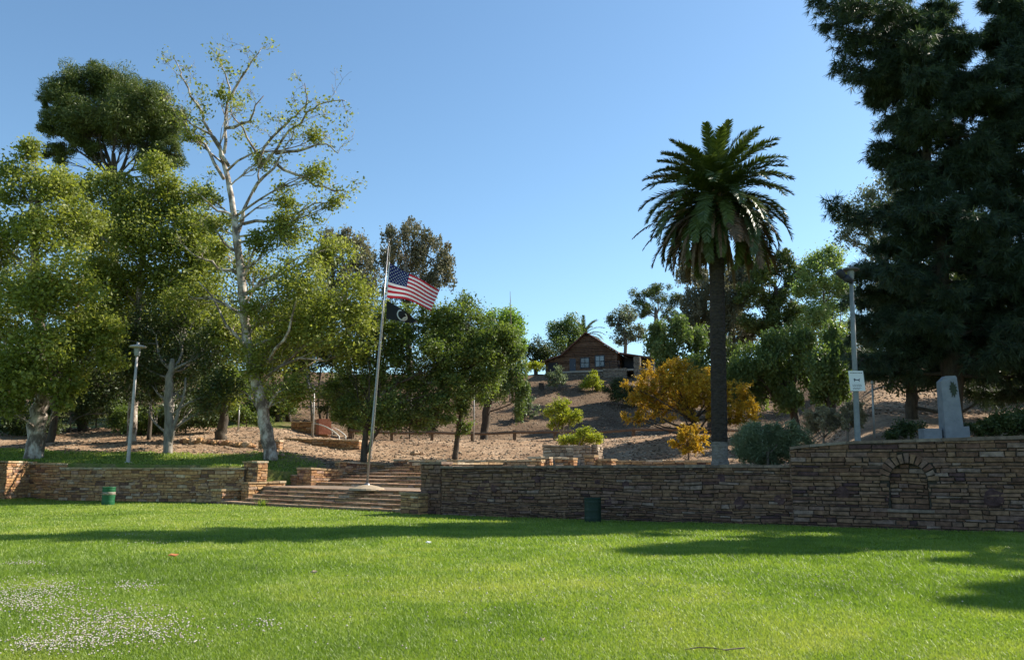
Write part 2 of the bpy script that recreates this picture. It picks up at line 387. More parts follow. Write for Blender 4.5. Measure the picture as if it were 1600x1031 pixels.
# right retaining wall, low run
ur = (WR1 - WR0) / np.linalg.norm(WR1 - WR0); Lr = np.linalg.norm(WR1 - WR0)
mb, cp = MB(), MB()
bigs = [(1.9, 1.05, .26, .24), (2.5, 1.1, .2, .2), (4.4, 1.45, .14, .16), (5.9, 1.25, .2, .16), (6.9, 1.35, .14, .12), (8.0, 1.3, .17, .18), (7.3, .7, .18, .22), (11.4, 1.55, .2, .2), (12.0, .75, .22, .25), (13.3, .9, .2, .2), (14.0, .7, .25, .3)]
wall_block(mb, cp, WR0 + ur * 1.05, ur, Lr - 1.05, .55, -.1, 1.86, 1.93, big=bigs, sides='fb', hr=(.06, .15), wr=(.16, .7))
wall_block(mb, cp, WR0 - ur * 0, ur, 1.0, .7, -.1, 2.02, sides='frlb')
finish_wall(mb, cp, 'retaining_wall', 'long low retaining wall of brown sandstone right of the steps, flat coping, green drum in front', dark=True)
# right return wall along the stairs
mb, cp = MB(), MB()
p0 = WR0 + V_ * .75; mb2 = mb
wall_block(mb, cp, p0 + U * .02 + V_ * 10.2, -V_, 10.2, .5, .2, 2.0, sides='f')
finish_wall(mb, cp, 'cheek_wall', 'low stone wall closing the right side of the upper steps behind the retaining wall')
# tall right wall with arched niche
ut = (WR2 - WR1) / np.linalg.norm(WR2 - WR1); Lt = np.linalg.norm(WR2 - WR1)
mb, cp = MB(), MB()
ut3 = np.array((*ut, 0)); nt3 = np.array((ut[1], -ut[0], 0)); O3 = np.array((*(WR1 - np.array((-ut[1], ut[0])) * .22), 0.))
NA, NW, NS, NZ = 3.35, .52, .72, 1.55     # niche centre along the wall, half width, sill, spring height
def arch_top(a): d = min(abs(a - NA) / NW, 1); return NZ + NW * math.sqrt(1 - d * d)
def tall_top(a): return 2.5 + .12 * sstep(0, 1.2, a) + .16 * min(a / 8, 1.6)
def in_niche(a1, a2, z1, z2):
    return a2 > NA - NW - .2 and a1 < NA + NW + .2 and z2 > NS - .02 and z1 < (NZ + (NW + .28)) and math.hypot((a1 + a2) / 2 - NA, max((z1 + z2) / 2 - NZ, 0)) < NW + .30 and not (z2 <= NZ - .02 and (a2 <= NA - NW + .03 or a1 >= NA + NW - .03))
bt = [(1.5, 1.15, .24, .26), (5.5, 1.1, .34, .3), (6.2, .4, .2, .16), (8.6, 1.3, .3, .25)]
stones(mb, O3, ut3, nt3, Lt, -.1, tall_top, skip=in_niche, big=bt, hr=(.065, .16), wr=(.16, .75))
stones(mb, O3 - nt3 * .9, nt3, -ut3, .9, -.1, lambda a: tall_top(0))
mb.mi = 1
def fq(a1, a2, z1a, z2a, z1b, z2b, d=0):
    P = lambda a, z: O3 + ut3 * a + np.array((0, 0, z)) + nt3 * d
    mb.quad(P(a1, z1a), P(a2, z1b), P(a2, z2b), P(a1, z2a))
edges = [0, 1, NA - NW] + [NA - NW + 2 * NW * i / 12 for i in range(1, 12)] + [NA + NW, 8, Lt]
for a1, a2 in zip(edges[:-1], edges[1:]):
    inn = a1 >= NA - NW - 1e-6 and a2 <= NA + NW + 1e-6
    if inn:
        fq(a1, a2, -.1, NS, -.1, NS); fq(a1, a2, arch_top(a1), tall_top(a1), arch_top(a2), tall_top(a2))
        P = lambda a, z, d: O3 + ut3 * a + np.array((0, 0, z)) - nt3 * d
        mb.quad(P(a1, arch_top(a1), 0), P(a2, arch_top(a2), 0), P(a2, arch_top(a2), .14), P(a1, arch_top(a1), .14))
    else: fq(a1, a2, -.1, tall_top(a1), -.1, tall_top(a2))
P = lambda a, z, d: O3 + ut3 * a + np.array((0, 0, z)) - nt3 * d
for sg in (-1, 1): mb.quad(P(NA + sg * NW, NS, 0), P(NA + sg * NW, NZ, 0), P(NA + sg * NW, NZ, .14), P(NA + sg * NW, NS, .14))
mb.quad(P(NA - NW, NS, 0), P(NA + NW, NS, 0), P(NA + NW, NS, .14), P(NA - NW, NS, .14))
mb.quad(P(NA - NW, NS, .14), P(NA + NW, NS, .14), P(NA + NW, NZ + NW, .14), P(NA - NW, NZ + NW, .14))
for a1, a2 in ((0, 1), (1, 8), (8, Lt)):
    mb.quad(P(a1, tall_top(a1), 0), P(a2, tall_top(a2), 0), P(a2, tall_top(a2), .9), P(a1, tall_top(a1), .9))
mb.quad(P(0, -.1, 0), P(0, -.1, .9), P(0, tall_top(0), .9), P(0, tall_top(0), 0))
mb.mi = 0
stones(mb, O3 + ut3 * (NA - NW) - nt3 * .14, ut3, nt3, 2 * NW, NS, lambda a: arch_top(NA - NW + a))
for i in range(13):                                   # voussoirs round the arch
    t1, t2 = math.pi * i / 13 + .03, math.pi * (i + 1) / 13 - .03; r1, r2 = NW + .01, NW + random.uniform(.24, .32)
    q = [(NA - r * math.cos(t), NZ + r * math.sin(t)) for r, t in ((r1, t1), (r2, t1), (r2, t2), (r1, t2))]
    mb.cur = stone_var(); lo = [P(a, z, .1) for a, z in q]; hi = [P(a, z, -random.uniform(.04, .06)) for a, z in q]; mb.hull(lo, hi)
a = 0
while a < Lt:
    a2 = min(a + random.uniform(.5, 1.1), Lt); t = random.uniform(.08, .11); cp.cur = random.random()
    lo = [P(a + .005, tall_top(a) + .004, -.07), P(a2 - .005, tall_top(a2) + .004, -.07 - random.uniform(-.02, .02)), P(a2 - .005, tall_top(a2) + .004, .95), P(a + .005, tall_top(a) + .004, .95)]
    cp.hull(lo, [p + np.array((0, 0, t)) for p in lo]); a = a2
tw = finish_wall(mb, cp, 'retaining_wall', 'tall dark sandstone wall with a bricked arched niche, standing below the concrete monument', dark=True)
s_ = MB(); s_.cur = .6
lo = [P(NA - NW - .1, NS - .09, -.1), P(NA + NW + .12, NS - .09, -.1), P(NA + NW + .12, NS - .09, .2), P(NA - NW - .1, NS - .09, .2)]
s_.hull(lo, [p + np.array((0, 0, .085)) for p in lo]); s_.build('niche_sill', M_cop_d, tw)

# left retaining wall, pier and return
mb, cp = MB(), MB()
LA, LB = np.array((-27.25, 45.45)), np.array((-14.15, 42.75)); ul = (LB - LA) / np.linalg.norm(LB - LA)
wall_block(mb, cp, LA + ul * 2.2, ul, np.linalg.norm(LB - LA) - 2.2, .5, -.1, 1.72, 1.72, sides='f', big=[(8.2, .6, .3, .3), (5, .9, .3, .25)])
wall_block(mb, cp, LA, ul, 2.2, .5, -.1, 1.98, 1.95, sides='fr')
finish_wall(mb, cp, 'retaining_wall', 'shaded brown sandstone wall left of the steps, below the white lamp post')
mb, cp = MB(), MB()
wall_block(mb, cp, (-27.25, 41.9), (.05, 1), 3.9, .6, .1, 2.1, 2.05, sides='flr')
finish_wall(mb, cp, 'return_wall', 'short sunlit orange sandstone return wall at the far left edge of the lawn')
mb, cp = MB(), MB()
wall_block(mb, cp, (-60, 40.9), (1, 0), 32.2, .6, -.1, 2.0, 2.0, sides='fr')
finish_wall(mb, cp, 'retaining_wall', 'sandstone wall running out of the picture at the far left')

# stair cheeks, piers and flights in the stair frame
def sblock(specs, name, label, cat='stone wall', group=None):
    mb, cp = MB(), MB()
    for s, v, L, T, z0, z1, z1b, d in specs:
        if d == 'u': wall_block(mb, cp, sv(s, v), U, L, T, z0, z1, z1b)
        else: wall_block(mb, cp, sv(s, v), V_, L, T, z0, z1, z1b)   # runs away from the lawn; (s,v) is its right-hand front corner
    return finish_wall(mb, cp, name, label, cat, group)
sblock([(.0, .0, 1.95, .85, -.1, .64, .64, 'v'), (.8, 1.0, 2.3, .5, -.1, 1.0, 1.0, 'v')], 'cheek_wall', 'low stepped stone cheek wall at the left end of the lower steps')
sblock([(-.42, 1.55, 1.15, .62, -.1, 2.07, 2.07, 'u')], 'stone_pier', 'square stone pier ending the left wall above the lower steps, right face sunlit', 'stone pier')
sblock([(13.2, -.5, .95, .8, -.1, .78, .78, 'u')], 'stone_pier', 'short square stone pier at the right foot of the lower steps', 'stone pier')
sblock([(-1.3, 4.75, 1.6, .4, .3, 1.34, 1.34, 'u')], 'retaining_wall', 'small shaded stone wall behind the landing, holding back the upper lawn')
sblock([(1.33, 4.6, 2.3, 1.1, .3, 1.72, 1.56, 'v')], 'cheek_wall', 'broad stone cheek wall at the left foot of the upper steps, sloped cap in sun')
sblock([(1.1, 6.95, 3.9, .45, .6, 2.08, 1.88, 'v')], 'cheek_wall', 'sunlit stone cheek wall halfway up the left side of the upper steps')
sblock([(2.3, 10.6, 2.4, .5, 1.0, 2.18, 2.12, 'v')], 'cheek_wall', 'stone cheek wall at the top left of the upper steps')
M_step = var_mat('step_slab', [(.26, .145, .09), (.37, .22, .135), (.42, .29, .195)], rough=.9, nscale=6., namt=.35, bump=.02)
def flight(name, label, s0, s1, v0, z0, n, rise, tread, skew=None):
    root = empty(name, (*sv((s0 + s1) / 2, v0), z0), label, 'steps'); base = np.array(root.location)
    u3, v3 = np.array((*U, 0)), np.array((*V_, 0)); UP = np.array((0, 0, 1.))
    for i in range(n):
        b = MB(); sa = skew[min(i, len(skew) - 1)] if skew else s0
        o = np.array((*sv(sa, v0 + i * tread), 0.)); L = s1 - sa; zb = z0 + i * rise
        b.mi = 1; b.hull([o + UP * (zb - .12), o + u3 * L + UP * (zb - .12), o + u3 * L + v3 * (tread + .06) + UP * (zb - .12), o + v3 * (tread + .06) + UP * (zb - .12)],
                         [o + UP * (zb + rise - .06), o + u3 * L + UP * (zb + rise - .06), o + u3 * L + v3 * (tread + .06) + UP * (zb + rise - .06), o + v3 * (tread + .06) + UP * (zb + rise - .06)])
        b.mi = 0; stones(b, o, u3, -v3, L, zb - .02, lambda a: zb + rise - .06, hr=(.1, .14), wr=(.3, .8))
        a = 0
        while a < L:
            a2 = min(a + random.uniform(.5, 1.3), L); f = -.06 + random.uniform(-.025, .02); b.cur = random.random(); b.mi = 2
            lo = [o + u3 * (a + .006) + v3 * f, o + u3 * (a2 - .006) + v3 * (f + random.uniform(-.02, .02)), o + u3 * (a2 - .006) + v3 * (tread - .05), o + u3 * (a + .006) + v3 * (tread - .05)]
            dz = random.uniform(-.008, .012)
            b.hull([p + UP * (zb + rise - .057) for p in lo], [p + UP * (zb + rise + dz) for p in lo]); a = a2
        b.v = (np.array(b.v) - base).tolist(); b.build('step', [M_stone, M_mortar, M_step], root)
    return root
flight('stone_steps', 'lower flight of wide stone steps rising from the lawn to the flagpole landing', .05, 13.2, .0, -.03, 5, .175, .42, [.05, 1.5, 1.5, 1.7, 1.9])
flight('stone_steps', 'upper flight of stone steps behind the flagpole leading up to the dirt terrace', 1.35, 13.9, 5.1, .85, 7, .167, .95, [1.35, 1.35, 1.35, 1.35, 1.4, 1.8, 2.4])
LZ = .845
b = MB(); q = [sv(.83, 1.9), sv(13.9, 1.9), sv(13.9, 5.2), sv(1.0, 5.2)]
b.hull([(*p, .2) for p in q], [(*p, LZ) for p in q])
M_pave = mat('pavement', (.15, .11, .08), .9, (.26, .19, .14), 2., bump=.02)
tag(b.build('pavement', M_pave), kind='structure')
b = MB(); q = [sv(-.9, 2.2), sv(.85, 2.2), sv(.95, 4.9), sv(-.9, 4.9)]
b.hull([(*p, .2) for p in q], [(*p, LZ - .004) for p in q]); tag(b.build('pavement', M_pave), kind='structure')

# low terrace walls behind the right wall and the old planter
def line_wall(px0, Y0, px1, Y1, z0, za, zb, T=.4):
    a, b_ = onhill(px0, Y0)[:2], onhill(px1, Y1)[:2]; d = b_ - a; L = np.linalg.norm(d); return a, d / L, L, T, z0, za, zb
def lw(segs, label, name='terrace_wall', cat='stone wall'):
    mb, cp = MB(), MB()
    for g in segs:
        a, u, L, T, z0, za, zb = line_wall(*g); wall_block(mb, cp, a, u, L, T, z0, za, zb, sides='frl')
    return finish_wall(mb, cp, name, label, cat)
lw([(640, 43.5, 792, 41.0, 1.6, 2.13, 2.13)], 'low red-brown stone kerb wall on the terrace just above the steps')
lw([(775, 37.5, 845, 36.6, 1.7, 2.10, 2.14), (826, 38.9, 858, 38.5, 1.7, 2.27, 2.27), (868, 38.3, 895, 37.8, 1.7, 2.26, 2.2)], 'broken low sunlit stone walls in front of the old stone planter')
lw([(914, 36.2, 928, 36.0, 1.6, 2.32, 2.32), (928, 36.3, 955, 35.8, 1.6, 2.16, 2.16)], 'small stone block pier just in front of the old planter at its right', 'stone_pier', 'stone pier')
lw([(948, 40, 1110, 38.4, 1.6, 2.12, 2.1)], 'low orange-brown kerb wall between the planter and the palm')
mb, cp = MB(), MB()
a = onhill(850, 40.2)[:2]; b_ = onhill(900, 39.6)[:2]; d = (b_ - a) / np.linalg.norm(b_ - a)
M_keep = M_stone
wall_block(mb, cp, a, d, 1.55, 1.1, 1.7, 2.86, 2.84, over=.07)
wall_block(mb, cp, a + d * 1.57 - np.array((-d[1], d[0])) * .12, d, .85, 1.1, 1.7, 2.84, 2.84, over=.03)
wall_block(mb, cp, a + d * 2.44 + np.array((-d[1], d[0])) * .1, d, .28, .9, 1.7, 2.86, 2.86, over=.02)
o = mb.build('stone_planter', [M_pale, M_mortar]); tag(o, 'weathered pale block planter standing on the terrace below the yellow-green bush', 'planter'); cp.build('coping', M_pale, o)
# low walls and rocks left of the steps
lw([(455, 62.5, 512, 61.6, 3.9, 5.15, 5.1)], 'grey rubble stone wall beside the red block, up the left path')
lw([(404, 52, 436, 51.6, 2.3, 3.42, 3.4)], 'reddish low stone block wall behind the foot of the big sycamore')
lw([(440, 56.5, 560, 55.2, 2.6, 3.7, 3.5)], 'long low shaded rubble wall holding the bank right of the big sycamore')
b = MB(); c = onhill(505, 60.6); b.box((c[0], c[1], 4.75), (.95, .8, 1.15), .5, .02); 
M_redblock = mat('red_block', (.28, .10, .06), .9, (.38, .16, .10), 4., bump=.02)
o = b.build('masonry_block', M_redblock); tag(o, 'square red masonry block at the right end of the grey rubble wall', 'block')
def rock(mb, c, r, col=None):
    k = len(mb.v); n, m = 7, 4; mb.cur = stone_var() if col is None else col
    sc = (random.uniform(.7, 1.3), random.uniform(.7, 1.1), random.uniform(.6, 1)); ph = random.random() * 6
    pts = []
    for i in range(m + 1):
        t = math.pi * i / m
        for j in range(n):
            q = r * random.uniform(.82, 1.15); f = 2 * math.pi * j / n + ph
            pts.append((c[0] + q * sc[0] * math.sin(t) * math.cos(f), c[1] + q * sc[1] * math.sin(t) * math.sin(f), c[2] + q * sc[2] * math.cos(t)))
    mb.v += pts
    for i in range(m):
        for j in range(n): j2 = (j + 1) % n; mb.face((k + i * n + j, k + (i + 1) * n + j, k + (i + 1) * n + j2, k + i * n + j2))
for i in range(22):                       # border of loose rocks
    px = 286 + i * 5.2 + random.uniform(-1, 1); c = onhill(px, 54.0 - i * .07)
    b = MB(); rr = random.uniform(.2, .36); rock(b, (0, 0, 0), rr)
    o = b.build('border_rock', M_stone); o.location = (c[0], c[1], c[2] + rr * .45)
    tag(o, 'rough brown rock in the stone border between the twin-stemmed tree and the big sycamore', 'rock', 'rocks bordering the upper lawn')
for (px, py, rr, lb) in ((648, 711, .3, 'pair of pale loose rocks on the dirt bank behind the flagpole'), (432, 712, .22, 'white-grey root stone at the foot of the big sycamore')):
    b = MB(); c = ground(px, py, 45); rock(b, (0, 0, 0), rr, .95); rock(b, (rr * 1.5, .1, -.05), rr * .7, .9)
    o = b.build('loose_rock', M_stone); o.location = (c[0], c[1], c[2] + rr * .4); tag(o, lb, 'rock')
# curved white handrails of the path
M_white = mat('weathered_white_paint', (.62, .60, .55), .6, (.5, .47, .42), 9.)
for i, (a, b_, c_, lb) in enumerate((((488, 661), (513, 664), (530, 682), 'white curved pipe rail arching beside the red block'), ((519, 668), (530, 671), (540, 681), 'smaller white curved pipe rail right of the larger one'))):
    Yv = 59.5 + i; P0, P1, P2 = at(*a, Yv + 1), at(*b_, Yv), at(*c_, Yv - 1); b = MB()
    pts = [P0 * (1 - t) ** 2 + 2 * P1 * t * (1 - t) + P2 * t * t for t in np.linspace(0, 1, 12)]
    g = pts[-1].copy(); g[2] = float(hill_z(g[0], g[1])) - .05; g0 = pts[0].copy(); g0[2] = float(hill_z(g0[0], g0[1])) - .05
    b.tube([g0] + pts + [g], .05, 6); tag(b.build('pipe_rail', M_white, smooth=True), lb, 'handrail')

# ------------------------------------------------------------------ foliage generators
def leaf_mat(name, a, b, c, trans=.3, tcol=None):
    return var_mat(name, [a, b, c], rough=.55, trans=trans, namt=0, spec=.35, tcol=tcol)
L_syc = leaf_mat('sycamore_leaf', (.10, .13, .022), (.19, .22, .042), (.30, .315, .085), .4, (1.5, 1.5, .8))
L_dark = leaf_mat('dark_leaf', (.028, .045, .016), (.058, .08, .024), (.10, .12, .036), .2)
L_mid = leaf_mat('carob_leaf', (.05, .078, .02), (.105, .145, .036), (.18, .22, .06), .35)
L_pep = leaf_mat('pepper_leaf', (.065, .10, .032), (.11, .155, .045), (.17, .22, .07), .3)
L_pine = leaf_mat('pine_needle', (.022, .04, .024), (.042, .068, .038), (.075, .105, .055), .2)
L_pine2 = leaf_mat('stone_pine_needle', (.05, .075, .02), (.09, .12, .03), (.14, .16, .045), .2)
L_euc = leaf_mat('eucalyptus_leaf', (.10, .10, .06), (.15, .145, .085), (.21, .17, .10), .3, (1.2, 1.2, .8))
L_eucd = leaf_mat('grey_eucalyptus_leaf', (.09, .11, .07), (.15, .17, .11), (.23, .25, .17), .35, (1.2, 1.3, .9))
L_bright = leaf_mat('bright_leaf', (.11, .18, .035), (.17, .26, .05), (.25, .33, .08), .45)
L_airy = leaf_mat('airy_leaf', (.13, .19, .07), (.20, .26, .10), (.30, .34, .15), .45)
L_orange = leaf_mat('orange_blossom', (.22, .17, .025), (.44, .30, .025), (.60, .45, .045), .35, (1.3, 1.1, .6))
L_yel = leaf_mat('yellow_green_leaf', (.16, .19, .02), (.27, .29, .03), (.38, .37, .05), .4)
L_silver = leaf_mat('silver_green_leaf', (.11, .145, .075), (.18, .22, .115), (.27, .31, .18), .3, (1.2, 1.3, 1.))
L_dry = leaf_mat('dry_shrub_leaf', (.20, .17, .10), (.29, .26, .16), (.38, .34, .22), .3, (1.2, 1.1, .8))
B_syc = mat('sycamore_bark', (.13, .10, .08), .85, (.52, .47, .41), 2.4, bump=.03, bscale=9, lo=.44, hi=.62, col3=(.34, .28, .23), stretch=(1, 1, .6))
B_dark = mat('dark_bark', (.045, .035, .028), .95, (.10, .08, .06), 6., bump=.03, stretch=(1, 1, .3))
B_grey = mat('grey_bark', (.14, .12, .10), .9, (.30, .27, .23), 5., bump=.02, stretch=(1, 1, .3))
B_twig = mat('twig_bark', (.13, .10, .08), .9, (.24, .19, .15), 5.)

def leaves(name, Cc, sizes, material, parent, rng, aspect=.55, up=.5, var=None, hang=0.):
    N = len(Cc); n = unit(rng.normal(size=(N, 3)) + np.array((0, 0, up * 1.5)))
    a = unit(np.cross(n, rng.normal(size=(N, 3)))); 
    if hang: a = unit(a * (1 - hang) + np.array((0, 0, -1.)) * hang); 
    b = unit(np.cross(n, a)); L = sizes[:, None] * .5; W = L * aspect
    V = np.stack([Cc - a * L, Cc + b * W + a * L * .1, Cc + a * L, Cc - b * W + a * L * .1], 1).reshape(-1, 3)
    if var is None: var = rng.random(N)
    return np_mesh(name, V, 4, material, np.clip(var, 0, 1), parent)

def curve(p0, p1, n, amp, rng, sag=0.):
    p0, p1 = np.asarray(p0, float), np.asarray(p1, float); L = np.linalg.norm(p1 - p0); out = []
    w1 = rng.normal(size=3) * amp * L; w2 = rng.normal(size=3) * amp * L * .5
    for i in range(n + 1):
        t = i / n; out.append(p0 + (p1 - p0) * t + w1 * math.sin(math.pi * t) + w2 * math.sin(2 * math.pi * t) + np.array((0, 0, sag * L * math.sin(math.pi * t))))
    return out

def tree(name, label, cat, Y, base, trunk, lobes, nleaf, lsize, lmat, bmat, seed, group=None, style='broad', tr=.25, clump=.30, nclump=14,
         stems=None, bare=0, aspect=.55, depth=.8, twig_r=.018, up=.5, shell=.45, crown_name='crown', fill=1., extra=None):
    """base/trunk/lobes are read off the view at distance Y: trunk [(px,py,dY)], lobes [(px,py,rx,ry,dY)] in picture units"""
    rng = np.random.default_rng(seed); st = random.getstate(); random.seed(seed)
    bp = onhill(base, Y) if not hasattr(base, '__len__') else np.array(base)
    root = empty(name, bp, label, cat, group)
    S = 1 / pxm(Y); tb = MB()
    tp = [bp - np.array((0, 0, .25)), bp + np.array((0, 0, .15))] + [at(t[0], t[1], Y + (t[2] if len(t) > 2 else 0)) for t in trunk]
    n = len(tp); rads = [tr * 1.35, tr * 1.1] + [tr * (1 - .75 * (i / max(n - 2, 1)) ** .9) for i in range(n - 2)]
    fine = []; fr = []
    for i in range(n - 1):
        k = 4 if i > 0 else 1
        for j in range(k):
            t = j / k; fine.append(tp[i] * (1 - t) + tp[i + 1] * t); fr.append(rads[i] * (1 - t) + rads[i + 1] * t)
    fine.append(tp[-1]); fr.append(rads[-1] * .6)
    for i in range(2, len(fine) - 1): fine[i] = fine[i] + rng.normal(size=3) * fr[i] * .12
    tb.tube(fine, fr, 10, wob=.06)
    for s in (stems or []):
        q = [fine[min(s[0], len(fine) - 1)]] + [at(t[0], t[1], Y + (t[2] if len(t) > 2 else 0)) for t in s[1]]
        pts = []; 
        for i in range(len(q) - 1): pts += curve(q[i], q[i + 1], 3, .05, rng)[:-1]
        pts.append(q[-1]); m = len(pts); tb.tube(pts, [max(s[2] * (1 - .8 * i / m), .015) for i in range(m)], 7, wob=.05)
    CC = []; VV = []
    for (lx, ly, rx, ry, *dd) in lobes:
        dY = dd[0] if dd else float(rng.uniform(-1, 1)) * rx * S * depth
        c = at(lx, ly, Y + dY); r3 = np.array((rx * S, rx * S * depth, ry * S))
        # nearest trunk point below the lobe
        cand = [(np.linalg.norm(p - c) + (3 * max(p[2] - c[2], 0)), i) for i, p in enumerate(fine[2:])]
        i0 = min(cand)[1] + 2; i0 = max(2, i0 - 2)
        br = curve(fine[i0], c, 6, .07, rng); R0 = min(fr[i0] * .6, .05 + .03 * max(r3)); tb.tube(br, [R0 * (1 - .75 * i / 6) for i in range(7)], 6)
        nc = max(4, int(nclump * (rx * ry) / 1600. ** 1)) if nclump < 100 else nclump
        nc = max(12, min(int(nclump * (rx * ry / 900.)), 120))
        d = unit(rng.normal(size=(nc, 3))); q = (shell * .8 + (1 - shell * .8) * rng.random(nc) ** .7)[:, None]
        cl = c + d * q * r3
        for k in range(nc):
            if rng.random() < .7:
                j = int(rng.integers(2, 7)); tb.tube(curve(br[j], cl[k], 3, .08, rng), [twig_r * 1.6, twig_r * 1.2, twig_r, twig_r * .5], 3, cap=False)
        nl = int(1.9 * nleaf * (rx * ry) / sum(l[2] * l[3] for l in lobes) * fill)
        idx = rng.integers(0, nc, nl); cr = clump * 1.55 * (r3.mean()) * (.7 + .6 * rng.random(nc)) * (14 / max(nclump, 6)) ** .2
        if style == 'droop':
            off = rng.normal(size=(nl, 3)) * np.array((.35, .35, .3)); off[:, 2] -= rng.random(nl) * 1.9 * (.5 + rng.random(nc)[idx])
            strand = rng.integers(0, 9, nl); sa = (strand * .7 + idx * 1.3); off[:, 0] = off[:, 0] * .35 + .6 * np.cos(sa); off[:, 1] = off[:, 1] * .35 + .6 * np.sin(sa)
            P = cl[idx] + off * cr[idx][:, None]
        elif style == 'spray':
            # upward fans of stiff shoots
            dirs = unit(rng.normal(size=(nc, 7, 3)) + np.array((0, 0, .9)) + d[:, None, :] * .8); kk = rng.integers(0, 7, nl); t = rng.random(nl)[:, None]
            P = cl[idx] + (dirs[idx, kk] * t * 2.0 - dirs[idx, kk] * .6) * cr[idx][:, None] + rng.normal(size=(nl, 3)) * .10 * cr[idx][:, None]
        elif style == 'needle':
            P = cl[idx] + unit(rng.normal(size=(nl, 3))) * (rng.random(nl) ** .5)[:, None] * cr[idx][:, None] * np.array((1.1, 1.1, .9))
        else:
            P = cl[idx] + rng.normal(size=(nl, 3)) * cr[idx][:, None] * np.array((.55, .55, .48))
        CC.append(P); VV.append(rng.random(nl) * .4 + rng.random(nc)[idx] * .6)
    for i in range(bare):                                       # leafless twigs at the rim
        l = lobes[int(rng.integers(0, len(lobes)))]; c = at(l[0], l[1], Y); d = unit(rng.normal(size=3) + np.array((0, -.1, .5)))
        p1 = c + d * np.array((l[2] * S, l[2] * S, l[3] * S)) * rng.uniform(1., 1.25); pts = curve(c, p1, 6, .1, rng)
        tb.tube(pts, [.03 * (1 - i_ / 8) for i_ in range(7)], 4, cap=False)
        for m in range(3): tb.tube(curve(pts[3 + m], pts[3 + m] + unit(d + rng.normal(size=3) * .8) * .35 * np.linalg.norm(p1 - c), 3, .1, rng), [.014, .012, .009, .004], 3, cap=False)
    if extra: extra(tb, CC, VV, rng)
    P = np.concatenate(CC); var = np.concatenate(VV)
    keep = P[:, 2] > np.where(is_low(P[:, 0], P[:, 1]), 0, hill_z(P[:, 0], P[:, 1])) + .05; P = P[keep]; var = var[keep]
    sz = lsize * (.45 + 1.1 * rng.random(len(P)) ** 1.3)
    tb.v = (np.array(tb.v) - bp).tolist()
    t_ = tb.build('trunk', bmat, root, smooth=True)
    leaves(crown_name, P - bp, sz, lmat, root, rng, aspect=aspect, up=up, var=var, hang=.55 if style == 'droop' else 0.)
    random.setstate(st); return root

def ring_lobes(rng_seed, cx_, cy_, rx, ry, n, r, sub=1.):
    g = np.random.default_rng(rng_seed); out = []
    for i in range(n):
        t = 2 * math.pi * (i + g.random() * .6) / n; q = g.uniform(.45, .8)
        rr = r * g.uniform(.75, 1.25); out.append((cx_ + rx * q * math.cos(t), cy_ + ry * q * math.sin(t), rr, rr * .8))
    out.append((cx_, cy_, r * 1.2, r)); return out

# ---- left group
def syc_top(tb, CC, VV, rng):
    """bare curling twigs over the tall sycamore, drawn as limbs of diminishing size"""
    Y = 48.
    def grow(p, d, L, r, dep):
        pts = [p]; q = p.copy(); dd = unit(d)
        for i in range(5):
            dd = unit(dd + rng.normal(size=3) * .26 + np.array((0, 0, .05))); q = q + dd * L / 5; pts.append(q)
        tb.tube(pts, [max(r * (1 - .16 * i), .008) for i in range(6)], 5 if r > .03 else 3, cap=False)
        if dep > 0:
            for k in range(4 if dep > 1 else 3):
                j = int(rng.integers(2, 6)); grow(pts[j], dd + rng.normal(size=3) * .75, L * rng.uniform(.4, .65), r * .5, dep - 1)
        if dep <= 1 and rng.random() < (.45 if p[2] < 15.5 else .22):
            m = int(rng.integers(8, 28)); CC.append(pts[3] + rng.normal(size=(m, 3)) * .28); VV.append(rng.random(m))
    lim = [[(345, 235), (318, 190), (297, 150), (282, 118), (270, 88)], [(350, 240), (352, 190), (358, 150), (352, 115), (346, 96)],
           [(357, 155), (372, 130), (392, 98), (408, 76)], [(358, 260), (335, 215), (300, 195), (275, 180)], [(352, 200), (390, 190), (412, 150)],
           [(350, 280), (320, 225), (292, 205), (272, 175)], [(405, 262), (425, 215), (455, 185), (478, 165), (476, 130)], [(405, 262), (402, 240), (380, 200), (362, 170)],
           [(405, 262), (440, 220), (480, 175), (510, 160), (540, 158)], [(430, 240), (470, 235), (510, 225), (528, 240)], [(430, 255), (480, 280), (520, 298), (540, 300)],
           [(380, 350), (430, 345), (480, 325), (520, 318)], [(395, 300), (420, 270), (440, 240), (460, 200)], [(372, 340), (340, 330), (300, 300)], [(376, 430), (340, 420), (305, 400), (290, 385)],
           [(384, 460), (430, 430), (470, 400), (510, 390)], [(378, 400), (350, 380), (320, 340)]]
    for L in lim:
        dy = rng.uniform(-1.5, 1.5); q = [at(x, y, Y + dy * i / len(L)) for i, (x, y) in enumerate(L)]; pts = []
        for i in range(len(q) - 1): pts += curve(q[i], q[i + 1], 3, .06, rng)[:-1]
        pts.append(q[-1]); m = len(pts); tb.tube(pts, [max(.11 * (1 - .85 * i / m), .015) for i in range(m)], 6)
        for j in range(3, m, 2):
            grow(pts[j], unit(pts[j] - pts[j - 2]) + rng.normal(size=3) * .7, rng.uniform(.7, 1.5), .026, 2)
            if rng.random() < (.65 if pts[j][2] < 15.5 else .5):
                k = int(rng.integers(12, 45)); CC.append(pts[j] + rng.normal(size=(k, 3)) * (.3, .3, .25)); VV.append(rng.random(k))
